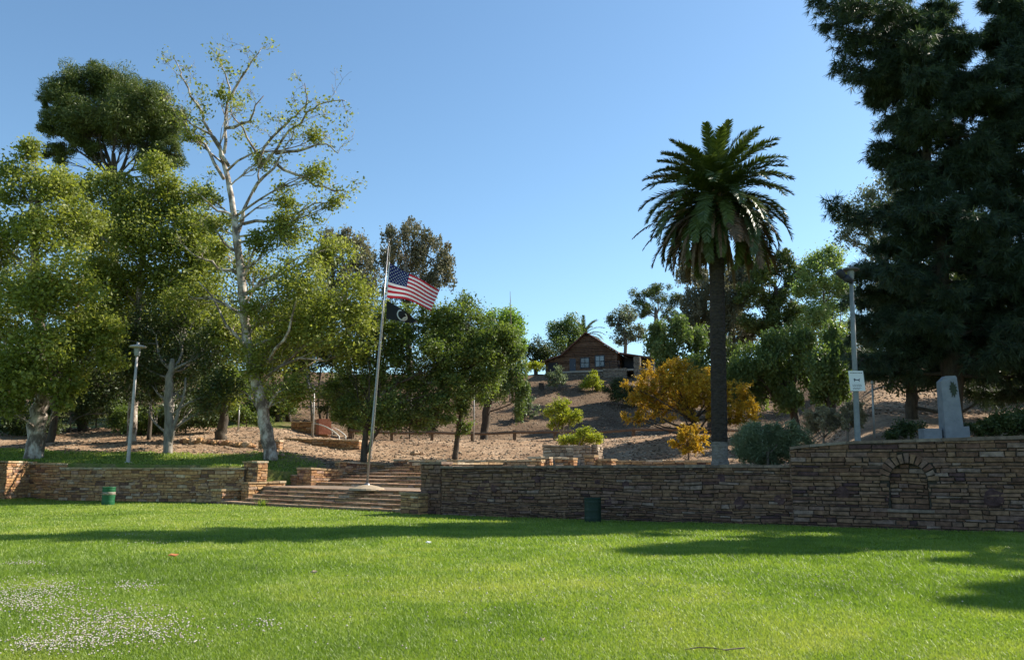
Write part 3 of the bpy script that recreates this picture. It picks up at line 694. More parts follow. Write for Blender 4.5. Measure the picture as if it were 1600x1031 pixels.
syc4_lobes = [(360, 520, 48, 40, 2.5), (430, 545, 55, 45), (500, 520, 50, 45), (545, 470, 45, 40), (470, 440, 55, 45), (400, 430, 38, 35, 1.5), (350, 400, 32, 30, 2.5), (520, 400, 38, 30), (300, 470, 45, 40, 3),
              (560, 530, 40, 38), (440, 610, 50, 30), (390, 560, 30, 35), (460, 350, 36, 28), (490, 270, 30, 18), (495, 215, 24, 12), (300, 215, 18, 12), (410, 250, 18, 14), (350, 150, 16, 12), (520, 320, 20, 12), (440, 370, 34, 26), (410, 480, 30, 30), (440, 310, 26, 22), (330, 310, 18, 18), (400, 380, 26, 22), (340, 350, 26, 22), (470, 500, 45, 40), (355, 610, 24, 26, 2)]
tree('sycamore_tree', 'tall sparse sycamore, thick white mottled trunk and bare top twigs, left of the flagpole', 'tree', 48., 423,
     [(414, 660, 0), (402, 600, 0), (385, 530, .2), (380, 460, 0), (370, 380, -.2), (366, 340, 0), (356, 280, .3), (345, 235, .3)], syc4_lobes, 28000, .19, L_syc, B_syc, 11, tr=.39, nclump=9,
     stems=[(22, [(380, 330), (405, 285), (405, 262)], .14), (10, [(430, 545, -1), (455, 500, -1.5), (470, 450, -2)], .13), (12, [(340, 480), (310, 440)], .10), (6, [(440, 600, 2), (500, 560, 3)], .13)],
     extra=syc_top, clump=.30, shell=.3, twig_r=.02)
tree('sycamore_tree', 'leafy yellow-green sycamore at the left edge above the sunlit return wall', 'tree', 47.8, 52,
     [(60, 650), (66, 610), (62, 560), (58, 480), (52, 380), (60, 300)],
     [(20, 580, 50, 42, -2), (70, 540, 50, 42, -2.5), (130, 520, 44, 40, -1), (-20, 500, 60, 50, -1), (40, 460, 55, 45, -2), (110, 440, 52, 44, -2), (0, 380, 50, 45, 0), (70, 360, 52, 42, -1), (130, 350, 40, 36, 1), (30, 290, 45, 38, 0), (90, 290, 40, 34, 0), (50, 235, 26, 22, 0), (-50, 400, 50, 60, 0), (120, 590, 30, 24, -1),
      (165, 520, 26, 24, -1), (15, 640, 26, 20, -2), (100, 630, 20, 14, -1.5), (-60, 560, 40, 50, 0), (170, 560, 24, 18, -1), (60, 600, 34, 22, -2.5)],
     38000, .21, L_syc, B_syc, 12, tr=.48, nclump=10, stems=[(14, [(20, 560, -1), (-10, 500, -2)], .16), (17, [(110, 500, -1), (130, 430, -1)], .16)], shell=.3)
tree('sycamore_tree', 'full yellow-green sycamore crown between the left-edge sycamore and the bare-topped one', 'tree', 55., 205,
     [(208, 600), (215, 500), (220, 420), (228, 330)],
     [(180, 300, 40, 34), (235, 290, 42, 34), (285, 300, 36, 32), (160, 370, 50, 42), (225, 370, 55, 44), (290, 370, 48, 42), (190, 440, 52, 42), (260, 440, 52, 42), (315, 430, 36, 36), (240, 255, 26, 18), (320, 350, 26, 26), (150, 430, 34, 34), (200, 490, 40, 24), (130, 290, 26, 26), (325, 490, 30, 26), (255, 500, 34, 24), (150, 500, 36, 28), (200, 550, 44, 30), (280, 550, 44, 28), (320, 400, 32, 34), (130, 340, 30, 28), (200, 330, 36, 28), (255, 330, 36, 30)],
     44000, .22, L_syc, B_syc, 13, tr=.3, nclump=10, shell=.3)
tree('pine_tree', 'dark green broad-topped pine rising above the sycamores at upper left', 'tree', 74., 175,
     [(178, 500), (180, 330), (178, 240)],
     [(140, 125, 40, 32), (105, 150, 40, 34), (175, 140, 46, 36), (220, 160, 42, 36), (265, 190, 30, 34), (185, 180, 50, 36), (120, 190, 44, 34), (85, 195, 24, 24), (140, 190, 40, 32), (200, 205, 44, 32), (255, 205, 34, 34), (270, 240, 26, 24), (110, 225, 26, 20), (75, 160, 14, 14), (150, 235, 26, 16), (235, 160, 20, 16), (85, 240, 18, 22), (240, 245, 34, 18)],
     90000, .3, L_pine2, B_dark, 14, tr=.45, style='needle', nclump=26, aspect=.22, clump=.3, up=.1)
for (nm, px, Y, lob, n, sd_, lb) in [
    ('oak_tree', 262, 49.6, [(250, 560, 50, 42, 2), (310, 560, 50, 44, 2.5), (225, 510, 40, 40, 3), (290, 500, 50, 42, 3), (340, 540, 40, 44, 1), (345, 600, 34, 30, 0), (270, 600, 45, 30, 2), (330, 630, 30, 22, 0), (235, 625, 30, 18, 3), (300, 640, 30, 14, 2), (200, 560, 30, 30, 3), (215, 590, 30, 28, 2.5)], 17000, 21, 'dark evergreen tree with a forked pale double trunk just right of the white lamp post'),
    ('oak_tree', 130, 62., [(110, 590, 50, 40), (170, 590, 50, 40), (60, 560, 50, 50), (140, 520, 60, 50), (200, 540, 40, 44), (20, 600, 50, 40), (90, 620, 40, 20)], 12000, 22, 'dark shady tree behind the left-edge sycamore'),
    ('oak_tree', 235, 66., [(230, 580, 44, 44), (280, 570, 44, 44), (190, 520, 50, 44), (250, 500, 55, 48), (320, 500, 44, 44)], 10000, 23, 'dark shady tree behind the white lamp post'),
    ('oak_tree', 340, 74., [(320, 560, 50, 44), (380, 550, 44, 44), (340, 500, 50, 44), (400, 500, 44, 40), (300, 470, 40, 40)], 10000, 24, 'dark tree standing behind the foot of the bare-topped sycamore'),
    ('oak_tree', 455, 82., [(430, 560, 44, 36), (480, 550, 44, 40), (450, 500, 50, 44), (510, 500, 44, 44), (530, 560, 34, 40), (410, 520, 34, 36)], 10000, 25, 'dark tree high on the slope behind the yellow-green sycamore leaves'),
    ('oak_tree', 345, 56., [(345, 625, 26, 24), (370, 612, 20, 20), (325, 610, 22, 22), (350, 590, 24, 20)], 4200, 26, 'small rounded dark green tree on the dirt above the rock border'),
    ('oak_tree', -40, 66., [(-60, 560, 70, 80), (0, 620, 50, 44), (-30, 460, 60, 60)], 9000, 27, 'dark tree beyond the left edge behind the return wall')]:
    tree(nm, lb, 'tree', Y, px, [(px + 2, lob[0][1] + 40), (px + 8, lob[0][1])], lob, n, .17 if Y < 50 else .24, L_dark if sd_ != 26 else L_mid, B_grey if sd_ == 21 else B_dark, sd_, tr=.26 if Y < 50 else .35, nclump=12,
         stems=[(1, [(280, 640), (290, 590)], .17)] if sd_ == 21 else None)
# eucalyptus trees behind
tree('eucalyptus_tree', 'brownish airy eucalyptus right behind the flag', 'tree', 84., 640, [(640, 560), (636, 470), (632, 410)],
     [(625, 365, 26, 20), (660, 375, 28, 22), (690, 395, 24, 20), (610, 400, 24, 20), (645, 410, 30, 22), (685, 425, 24, 20), (620, 440, 28, 22), (660, 445, 28, 22), (640, 348, 16, 10)], 10500, .26, L_euc, B_grey, 31, tr=.32, nclump=12, style='droop', clump=.3, bare=10)
tree('eucalyptus_tree', 'reddish-brown airy eucalyptus between the bare-topped sycamore and the flag', 'tree', 88., 545, [(545, 560), (540, 460), (535, 400)],
     [(520, 365, 24, 20), (550, 375, 24, 22), (570, 395, 22, 22), (505, 400, 26, 24), (540, 415, 28, 24), (575, 430, 24, 22), (520, 450, 28, 22)], 8500, .26, L_euc, B_grey, 32, tr=.32, nclump=12, style='droop', clump=.3, bare=8)
# centre group
tree('carob_tree', 'mid-green rounded tree with a forked dark trunk just behind the flagpole', 'tree', 50., 568, [(570, 690), (572, 665), (585, 640)],
     [(540, 640, 30, 28), (585, 655, 32, 24), (560, 600, 40, 36), (610, 640, 36, 30), (655, 645, 36, 26), (690, 640, 22, 26), (620, 590, 42, 36), (665, 600, 36, 34), (600, 545, 40, 34), (640, 545, 34, 32), (590, 500, 34, 28), (625, 510, 28, 24), (545, 555, 34, 34), (525, 610, 24, 30), (700, 655, 12, 12), (680, 560, 34, 34), (650, 500, 30, 28), (560, 500, 30, 34), (700, 610, 26, 30)], 26000, .17, L_mid, B_dark, 33, tr=.2, nclump=12,
     stems=[(2, [(590, 675), (600, 640), (640, 610)], .15)], clump=.28)
tree('pepper_tree', 'grey-green dense tree right of the flags, slender trunk wrapped in ivy', 'tree', 52., 711, [(714, 690), (720, 650), (725, 600), (728, 560)],
     [(700, 500, 34, 28), (735, 490, 34, 26), (770, 520, 30, 28), (710, 550, 38, 34), (755, 555, 34, 32), (690, 580, 26, 30), (730, 600, 30, 26), (722, 640, 17, 26), (722, 668, 14, 14), (785, 550, 26, 26), (690, 530, 34, 34), (750, 600, 26, 30), (800, 540, 20, 20)], 19000, .17, L_mid, B_dark, 34, tr=.17, nclump=12, clump=.28)
tree('pepper_tree', 'weeping pepper tree with a leaning dark trunk on the slope left of the cabin', 'tree', 72., 756, [(762, 630), (775, 600), (780, 560)],
     [(770, 550, 30, 24), (800, 560, 24, 24), (810, 590, 18, 26), (780, 590, 24, 22), (745, 600, 22, 20), (795, 530, 24, 18), (815, 620, 12, 22), (760, 520, 26, 18)], 12500, .2, L_pep, B_dark, 35, tr=.34, style='droop', nclump=14, clump=.32)
tree('deciduous_tree', 'bright light-green tree beside the dead spike, behind the weeping pepper tree', 'tree', 98., 790, [(790, 560), (790, 520)],
     [(780, 495, 22, 16), (800, 505, 20, 18), (790, 525, 24, 20), (808, 530, 14, 18), (775, 520, 18, 16)], 5500, .3, L_bright, B_grey, 36, tr=.25, nclump=14, clump=.3)
b = MB(); c = onhill(797, 92.); rg = np.random.default_rng(3); top = at(797, 455, 92.); pts = curve(c, top, 9, .004, rg)
b.tube(pts, [.14 - .013 * i for i in range(10)], 5)
for i in range(14):
    t = .35 + .6 * i / 14; p = c + (top - c) * t; b.tube([p, p + unit(rg.normal(size=3) + (0, 0, .6)) * .5], [.03, .008], 3)
tag(b.build('dead_tree', B_twig), 'bare dead spike of a tree standing above the bright green tree', 'dead tree')
for (px, Y, lob, n, lm, sd_, lb, nm) in [
    (838, 112., [(838, 545, 20, 16), (858, 550, 18, 14), (822, 550, 14, 12), (850, 565, 22, 12), (875, 555, 14, 12)], 3800, L_dark, 41, 'low dark tree at the left end of the cabin', 'oak_tree'),
    (880, 116., [(870, 520, 18, 16), (885, 510, 20, 16), (900, 525, 16, 16), (880, 535, 24, 16)], 5200, L_pep, 42, 'round green tree directly behind the left roof slope of the cabin', 'deciduous_tree'),
    (1035, 82., [(1030, 520, 20, 22), (1060, 510, 24, 24), (1090, 525, 22, 26), (1045, 550, 26, 24), (1085, 565, 24, 22), (1060, 580, 26, 20)], 10500, L_pep, 43, 'light green weeping pepper tree behind the orange shrub, left of the palm trunk', 'pepper_tree'),
    (1110, 80., [(1100, 590, 22, 16), (1130, 540, 24, 30), (1150, 570, 22, 24)], 5000, L_dark, 44, 'dark weeping tree directly behind the palm trunk', 'pepper_tree'),
    (1215, 92., [(1190, 425, 22, 24), (1215, 415, 24, 22), (1240, 430, 20, 26), (1200, 460, 26, 24), (1235, 470, 24, 24), (1170, 460, 22, 24), (1215, 500, 28, 22), (1190, 500, 26, 26), (1245, 500, 22, 24), (1225, 400, 16, 12)], 17000, L_pine2, 45, 'yellow-olive pine right of the palm crown', 'pine_tree'),
    (1230, 58., [(1170, 560, 34, 30), (1215, 545, 34, 32), (1225, 590, 28, 34), (1180, 600, 32, 26), (1150, 590, 22, 24), (1260, 560, 26, 30), (1250, 525, 26, 24), (1240, 615, 18, 20)], 21000, L_pep, 46, 'large weeping pepper tree with leaning dark trunk between the palm and the lamp post', 'pepper_tree'),
    (1300, 54., [(1290, 560, 26, 34), (1310, 590, 22, 30), (1285, 600, 22, 26), (1315, 545, 22, 24), (1300, 520, 20, 20)], 9500, L_pep, 47, 'green weeping tree just left of the lamp post with the sign', 'pepper_tree')]:
    dr = 'droop' if nm == 'pepper_tree' else ('needle' if nm == 'pine_tree' else 'broad')
    tree(nm, lb, 'tree', Y, px + (18 if sd_ == 46 else 0), [(px + (10 if sd_ == 46 else 0), 640 if sd_ in (46, 47) else lob[0][1] + 40), (px - 5, lob[0][1] + 15)], lob, n, .2 if Y < 70 else .27, lm, B_dark, sd_, tr=.3, nclump=14, style=dr, clump=.32)
tree('eucalyptus_tree', 'small-crowned grey eucalyptus right behind the cabin roof', 'tree', 114., 975, [(978, 540), (975, 510)],
     [(965, 500, 16, 18), (985, 495, 18, 18), (975, 525, 18, 14), (995, 520, 16, 16)], 3200, .3, L_eucd, B_grey, 51, tr=.25, nclump=12, bare=8)
tree('pine_tree', 'round-topped pine with visible branching trunk between the cabin and the palm', 'tree', 104., 1018, [(1020, 540), (1026, 505), (1024, 480)],
     [(1000, 465, 20, 14), (1030, 458, 24, 14), (1052, 470, 16, 16), (1010, 485, 20, 12), (1045, 492, 18, 14)], 6500, .28, L_pine2, B_grey, 52, tr=.42, nclump=14, style='needle', aspect=.3)
tree('eucalyptus_tree', 'wispy brown-green eucalyptus behind the palm trunk and its hanging dead fronds', 'tree', 96., 1145, [(1146, 540), (1140, 470), (1130, 430)],
     [(1080, 420, 26, 20), (1110, 440, 30, 26), (1150, 420, 30, 24), (1085, 465, 28, 24), (1140, 470, 34, 28), (1175, 430, 24, 26), (1110, 500, 34, 24), (1160, 510, 30, 26), (1070, 500, 20, 24), (1165, 395, 18, 12)], 24000, .27, L_euc, B_grey, 53, tr=.36, nclump=14, style='droop', bare=10)
tree('willow_tree', 'airy pale green tree with thin upright stems behind the right lamp post', 'tree', 78., 1290, [(1290, 560), (1288, 500), (1286, 450)],
     [(1275, 410, 20, 20), (1300, 405, 20, 18), (1265, 445, 22, 24), (1295, 450, 26, 26), (1320, 440, 18, 24), (1275, 490, 24, 24), (1305, 495, 24, 24)], 13500, .22, L_airy, B_twig, 54, tr=.13, nclump=12,
     stems=[(1, [(1278, 540), (1270, 440)], .09), (1, [(1302, 540), (1308, 430)], .09)], clump=.34)
tree('eucalyptus_tree', 'grey-leaved eucalyptus showing past the left side of the big dark pine', 'tree', 60., 1395, [(1392, 560), (1385, 420), (1380, 340)],
     [(1385, 290, 26, 20), (1400, 275, 22, 16), (1360, 310, 26, 18), (1330, 345, 26, 22), (1355, 350, 26, 20), (1390, 340, 30, 28), (1380, 390, 30, 26), (1325, 370, 22, 14), (1385, 440, 26, 26), (1405, 490, 30, 34)], 10500, .19, L_eucd, B_grey, 55, tr=.3, nclump=9, shell=.2, clump=.34)
tree('oak_tree', 'dark broad tree filling the ground behind the lamp post and monument', 'tree', 44., 1425, [(1425, 600), (1420, 560), (1415, 500)],
     [(1370, 560, 34, 36), (1400, 500, 44, 44), (1450, 540, 50, 44), (1510, 560, 50, 40), (1370, 500, 30, 40), (1440, 460, 50, 44), (1500, 480, 60, 50), (1400, 590, 40, 22), (1580, 540, 60, 50), (1470, 600, 30, 18), (1560, 600, 50, 26)], 26000, .17, L_dark, B_dark, 56, tr=.3, nclump=10)
tree('oak_tree', 'dark tree at the right edge of the picture behind the monument', 'tree', 52., 1600, [(1598, 600), (1590, 520)],
     [(1560, 560, 60, 44), (1620, 540, 60, 60), (1580, 480, 70, 60), (1510, 500, 50, 50), (1640, 600, 50, 40), (1550, 400, 70, 60), (1480, 420, 50, 50)], 15000, .24, L_dark, B_dark, 57, tr=.4, nclump=8)
# background belt behind the hill crest, individual trees
for i, (px, Y, py, rx, ry) in enumerate([(700, 100, 500, 36, 26), (740, 106, 530, 34, 26), (1130, 112, 480, 30, 26), (1250, 104, 520, 34, 34), (1330, 90, 540, 34, 40), (590, 98, 480, 40, 36), (480, 96, 470, 40, 36)]):
    tree('oak_tree', ['dark crown behind the flags and the grey-green tree', 'dark low tree left of the bright green tree on the ridge', 'dark tree far behind the palm trunk', 'dark tree behind the yellow-olive pine', 'dark tree behind the right lamp post on the slope', 'dark tree under the two brown eucalyptus trees', 'dark tree behind the right branches of the bare-topped sycamore'][i], 'tree', Y, px,
         [(px, py + ry), (px + 3, py)], [(px, py, rx, ry), (px - rx * .6, py + ry * .6, rx * .7, ry * .7), (px + rx * .6, py + ry * .6, rx * .7, ry * .7), (px, py + ry * 1.3, rx, ry * .8)], 4200, .3, L_dark if i not in (3,) else L_mid, B_dark, 70 + i, tr=.3, nclump=12)

# bare trunks on the slope behind the sycamore
for i, (px, py, Y, h, r, lb) in enumerate([(452, 646, 78, 5.5, .3, 'dark leaning tree trunk on the slope right of the big sycamore trunk'), (488, 640, 78, 6.5, .16, 'slim pale trunk right of the dark leaning trunk'), (503, 640, 80, 6, .13, 'thin dark trunk above the curved white rails'), (510, 640, 81, 6, .12, 'thin dark trunk beside another above the white rails'), (434, 650, 76, 5, .22, 'dark trunk half hidden behind the big sycamore trunk'), (232, 672, 56, 4, .16, 'pale-footed dark trunk behind the white lamp post'), (76, 690, 54, 5, .28, 'dark trunk just right of the left-edge sycamore trunk')]):
    c = onhill(px, Y); b = MB(); g = np.random.default_rng(90 + i); d = np.array((g.uniform(-.25, .1), 0, 1)); pts = curve((0, 0, -.3), d * h, 6, .04, g)
    b.tube(pts, [r * (1 - .07 * k) for k in range(7)], 7)
    rt = empty('tree', c, lb, 'tree'); b.build('trunk', B_dark if i != 1 else B_grey, rt, smooth=True)
    k = 1300; P = pts[-1] + unit(g.normal(size=(k, 3))) * (g.random(k) ** .5)[:, None] * (1.9, 1.9, 1.5) + (0, 0, 1.)
    leaves('crown', P, .2 + .15 * g.random(k), L_dark, rt, g)

# ------------------------------------------------------------------ shrubs
def shrub(name, label, px, Y, lobes, n, ls, lm, seed, style='spray', bm=None, tr=.05, nclump=16, **k):
    return tree(name, label, 'shrub', Y, px, [(px, lobes[0][1] + lobes[0][3] * .3)], lobes, n, ls, lm, bm or B_twig, seed, tr=tr, style=style, nclump=nclump, crown_name='foliage', **k)
tree('flowering_shrub', 'big orange-flowered spreading shrub with many dark stems, left of the palm trunk', 'shrub', 54., 1085, [(1086, 672), (1080, 650)],
     [(1000, 610, 24, 22), (1030, 600, 28, 26), (1060, 595, 28, 24), (1090, 610, 28, 26), (1015, 635, 28, 22), (1050, 630, 30, 24), (1085, 640, 26, 20), (990, 650, 20, 14), (1120, 620, 28, 26), (1150, 625, 26, 26), (1165, 645, 18, 18), (1140, 650, 24, 16), (1045, 580, 18, 12), (1110, 595, 20, 18)], 34000, .14, L_orange, B_dark, 61, style='spray', tr=.16, nclump=22,
     stems=[(2, [(1060, 665), (1030, 645), (1000, 630)], .09), (2, [(1100, 660), (1130, 640), (1160, 630)], .09), (2, [(1070, 655), (1050, 610)], .08), (2, [(1050, 675), (1010, 660), (985, 655)], .06)], clump=.34, aspect=.4, twig_r=.014)
shrub('flowering_shrub', 'small orange-flowered bush below the big orange shrub, left of the palm foot', 1076, 46., [(1076, 690, 22, 18), (1062, 695, 14, 14), (1092, 695, 16, 14), (1076, 675, 14, 10)], 6500, .11, L_orange, 62)
shrub('silver_shrub', 'wide silver-green feathery shrub right of the palm foot above the wall', 1200, 31., [(1200, 690, 40, 28), (1165, 695, 28, 24), (1235, 690, 28, 26), (1200, 705, 46, 18), (1180, 675, 24, 16), (1225, 672, 22, 14)], 26000, .10, L_silver, 63, nclump=26, aspect=.3, style='broad')
shrub('dry_shrub', 'pale dry brushy shrub left of the right lamp post', 1287, 36., [(1287, 655, 26, 18), (1268, 660, 18, 14), (1305, 655, 20, 16)], 13000, .12, L_dry, 64, nclump=24, aspect=.2)
shrub('dry_shrub', 'pale dry brushy shrub touching the right side of the right lamp post', 1325, 35., [(1325, 652, 20, 20), (1342, 655, 14, 16)], 8000, .12, L_dry, 65, nclump=24, aspect=.2)
shrub('green_shrub', 'low dark green shrub behind the wall at the right edge', 1565, 28., [(1560, 662, 34, 14), (1590, 660, 34, 18), (1620, 655, 30, 20), (1530, 668, 18, 10)], 11000, .1, L_dark, 66, style='broad', nclump=20)
shrub('green_shrub', 'small dark shrub between the lamp post and the monument', 1420, 31., [(1420, 672, 26, 12), (1400, 678, 16, 8)], 3000, .09, L_dark, 67, style='broad')
shrub('silver_shrub', 'round grey-green bush on the slope below the left half of the cabin', 868, ground(868, 611)[1], [(868, 590, 14, 13), (860, 594, 10, 10), (876, 592, 10, 11)], 3600, .16, L_silver, 68)
shrub('silver_shrub', 'pale grey-green bush low on the slope beside the weeping pepper tree', 820, ground(820, 657)[1], [(820, 638, 16, 16), (812, 642, 10, 12), (830, 640, 10, 12)], 4200, .14, L_silver, 69)
shrub('green_shrub', 'small yellow-green tree-like bush on the slope below the cabin windows', 926, ground(926, 611)[1], [(926, 595, 12, 9), (936, 602, 10, 8), (915, 600, 10, 8), (928, 584, 6, 6)], 2600, .17, L_yel, 71, style='broad')
shrub('green_shrub', 'large dark green bush on the slope below the cabin stone terrace', 965, ground(965, 634)[1], [(955, 612, 14, 14), (975, 615, 16, 16), (990, 620, 14, 16), (965, 600, 12, 10)], 5200, .16, L_dark, 72, style='broad')
shrub('green_shrub', 'yellow-green feathery young tree behind the planter', 880, 48., [(870, 645, 18, 14), (885, 655, 18, 14), (878, 632, 12, 10), (898, 650, 12, 10), (862, 660, 12, 10)], 5200, .1, L_yel, 73, style='broad', tr=.04)
shrub('green_shrub', 'low bright yellow-green bush spilling over the back of the planter', 905, 43., [(905, 688, 20, 8), (925, 684, 16, 8), (885, 688, 14, 7), (912, 678, 14, 8)], 4600, .09, L_yel, 74, style='broad')
shrub('green_shrub', 'olive brush on the far bank left of the cabin', 838, 106., [(838, 572, 12, 7), (825, 573, 10, 6)], 1000, .2, L_yel, 75, style='broad')
shrub('green_shrub', 'green ground brush on the slope left of the big sycamore trunk', 385, 70., [(385, 652, 22, 12), (360, 655, 22, 12), (410, 655, 18, 10), (325, 650, 22, 14)], 4500, .16, L_mid, 76, style='broad')
shrub('green_shrub', 'olive shrub on the bank behind the curved white rails', 552, 63., [(552, 660, 16, 18), (535, 650, 16, 16), (568, 655, 14, 16)], 3800, .14, L_pep, 77, style='broad')
shrub('green_shrub', 'dark brush under the trees at the left behind the lawn', 110, 60., [(110, 645, 40, 16), (150, 640, 34, 18), (60, 650, 30, 16), (190, 640, 24, 18)], 5500, .17, L_dark, 78, style='broad')
for k_, (px_, py_, Y_, rx_, ry_, lb_) in enumerate([(215, 655, 61., 40, 18, 'dark brush right of the white lamp post under the trees'), (290, 648, 60., 40, 20, 'dark leafy brush behind the forked pale double trunk'), (40, 662, 58., 40, 16, 'dark brush behind the foot of the left-edge sycamore'), (420, 630, 76., 34, 20, 'dark brush seen past the left of the big sycamore trunk'), (150, 600, 66., 60, 44, 'tall dark thicket between the left-edge sycamore and the white lamp post'), (545, 620, 74., 36, 30, 'dark thicket on the slope left of the flagpole')]):
    tree('green_shrub', lb_, 'shrub', Y_, px_, [(px_, py_)], [(px_, py_, rx_, ry_), (px_ - rx_ * .6, py_ + ry_ * .3, rx_ * .7, ry_ * .7), (px_ + rx_ * .6, py_ + ry_ * .3, rx_ * .7, ry_ * .7)], 5200, .19, L_dark if k_ % 3 else L_mid, B_dark, 130 + k_, tr=.06, nclump=18, crown_name='foliage')
shrub('green_shrub', 'dark brush behind the rail fence under the mid-green tree', 640, 68., [(640, 655, 34, 18), (600, 655, 30, 20), (680, 658, 26, 16)], 5500, .17, L_dark, 79, style='broad')

# ------------------------------------------------------------------ big dark pines on the right
def pine_big(label, X, Y, height, tips, seed, R0=.5, rmax=8., zlow=5.5, nrand=46, side=None, prof=False):
    rng = np.random.default_rng(seed); z0 = float(hill_z(X, Y)); bp = np.array((X, Y, z0)); root = empty('pine_tree', bp, label, 'tree'); tb = MB()
    ax = [np.array((X + rng.normal() * .12, Y + rng.normal() * .12, z0 - .3 + (height + .3) * i / 14)) for i in range(15)]
    tb.tube(ax, [R0 * (1.15 if i == 0 else 1) * (1 - .93 * (i / 14) ** 1.1) for i in range(15)], 10, wob=.06)
    tuft = []; tdir = []
    def axis(z):
        t = np.clip((z - z0) / height, 0, 1) * 14; i = min(int(t), 13); return ax[i] * (1 - (t - i)) + ax[i + 1] * (t - i)
    def branch(p0, p1, r):
        n = 9; L = np.linalg.norm(p1 - p0); pts = curve(p0, p1, n, .035, rng, sag=-.05); d0 = unit(p1 - p0)
        tb.tube(pts, [max(r * (1 - .85 * i / n), .015) for i in range(n + 1)], 5, cap=False)
        for i in range(2, n + 1):
            for k in range(4 + (2 if i > 4 else 0)):
                sdv = unit(np.cross(d0, (0, 0, 1.))) * (1 if rng.random() < .5 else -1); l = rng.uniform(.35, 1.35) * (.4 + .6 * min(L / 5, 1)) * (1.15 - .5 * i / n)
                q = pts[i] + (unit(d0 * rng.uniform(.2, 1) + sdv * rng.uniform(.1, 1) + (0, 0, rng.uniform(-.45, .55)))) * l
                tb.tube([pts[i], (pts[i] + q) / 2 + (0, 0, .04), q], [.022, .016, .01], 3, cap=False)
                m = 4
                for s in range(m): tuft.append(pts[i] + (q - pts[i]) * (1 - s / m * .75) + rng.normal(size=3) * .10); tdir.append(unit(q - pts[i]))
        tuft.append(p1); tdir.append(d0)
    for (p0, p1, r) in tips: branch(axis(p0[2]) if p0[0] is None else p0, np.array(p1), r)
    for k in range(nrand):
        z = z0 + zlow + (height - zlow) * (k + rng.random()) / nrand; t = (z - z0 - zlow) / (height - zlow); ang = k * 2.4 + rng.normal() * .3
        if side is not None and rng.random() < .45: ang = side + rng.normal() * .9
        L = rmax * (1 - .8 * t ** 1.5) * rng.uniform(.6, 1.0) * (.75 + .25 * min(t * 5, 1))
        if prof and math.cos(ang) < .5: L = min(L, float(np.interp(z, [0, 6, 11, 13.5, 15, 19, 22, 26], [3.0, 3.0, 2.7, 1.6, 1.4, 2.2, 4.8, 4])) * rng.uniform(.75, 1.1) / max(-math.cos(ang), .55))
        p0 = axis(z); branch(p0, p0 + np.array((math.cos(ang) * L, math.sin(ang) * L, L * rng.uniform(-.15, .22))), .11 * (1 - .6 * t))
    T = np.array(tuft); D = np.array(tdir); n = len(T); K = 17
    base = np.repeat(T, K, 0); dd = unit(np.repeat(D, K, 0) * .55 + rng.normal(size=(n * K, 3)) * .55 + np.array((0, 0, -.55))); Ln = (.26 + .16 * rng.random(n * K))[:, None]
    wv = unit(np.cross(dd, rng.normal(size=(n * K, 3)))) * .016
    V = np.stack([base - wv * .6, base + wv * .6, base + dd * Ln * .6 + wv, base + dd * Ln - wv * .2], 1)
    V = np.stack([base - wv, base + wv, base + dd * Ln + wv * .3, base + dd * Ln - wv * .3], 1).reshape(-1, 3)
    tb.v = (np.array(tb.v) - bp).tolist(); tb.build('trunk', B_dark, root, smooth=True)
    np_mesh('crown', V - bp, 4, L_pine, np.clip(np.repeat(rng.random(n), K) * .6 + rng.random(n * K) * .4, 0, 1), root)
    return root
PX, PY = 19.6, 35.5
def tip(px, py, dY, zoff=-1.0, r=.09):
    p = at(px, py, PY + dY); return ((None, None, p[2] + zoff), p, r)
tips = [tip(1282, 5, -1, 0.), tip(1300, 40, -2, -.2), tip(1312, 15, 1, 0), tip(1325, 75, -1.5, .2), tip(1318, 100, 0, -.4), tip(1345, 120, -1, .5), tip(1365, 145, 0, .6), tip(1350, 60, 2, 0), tip(1380, 150, 1.5, .5),
        tip(1410, 190, 0, .6), tip(1412, 230, 1, .4), tip(1425, 175, -1, .8), tip(1420, 265, -1, .4), tip(1330, 0, -3, .1), tip(1390, 10, -3, .3), tip(1430, 60, -3.5, .5), tip(1440, 120, -3, .6),
        tip(1308, 322, -1, .2, .1), tip(1345, 425, -1, .6), tip(1350, 455, 1, .6), tip(1375, 385, 1.5, .5), tip(1345, 500, 0, .8), tip(1350, 560, -1, 1.), tip(1400, 420, -3, .6), tip(1440, 330, -3, .6), tip(1430, 500, -3, 1), tip(1350, -60, -1, 0), tip(1300, -50, 0, 0)]
pine_big('huge dark long-needled pine at top right, its left limbs against the sky', PX, PY, 20.3, tips, 81, .5, 6.4, 3.0, 105, prof=True)
pine_big('second dark pine just right of the huge one, along the right edge of the picture', 24.6, 35.5, 21., [], 82, .45, 7.0, 2.0, 120)
pine_big('dark pine beyond the right edge that shades the wall and lawn', 27.5, 28.5, 19., [], 83, .4, 5.5, 3.0, 70)
pine_big('off-picture dark pine at right whose shade lies on the near lawn', 29.5, 24.5, 15.5, [], 84, .35, 4.5, 5, 40)

pine_big('narrow off-picture dark pine whose shade falls on the lower right lawn corner', 27.5, 20.8, 16.5, [], 85, .3, 3.4, 6, 22)
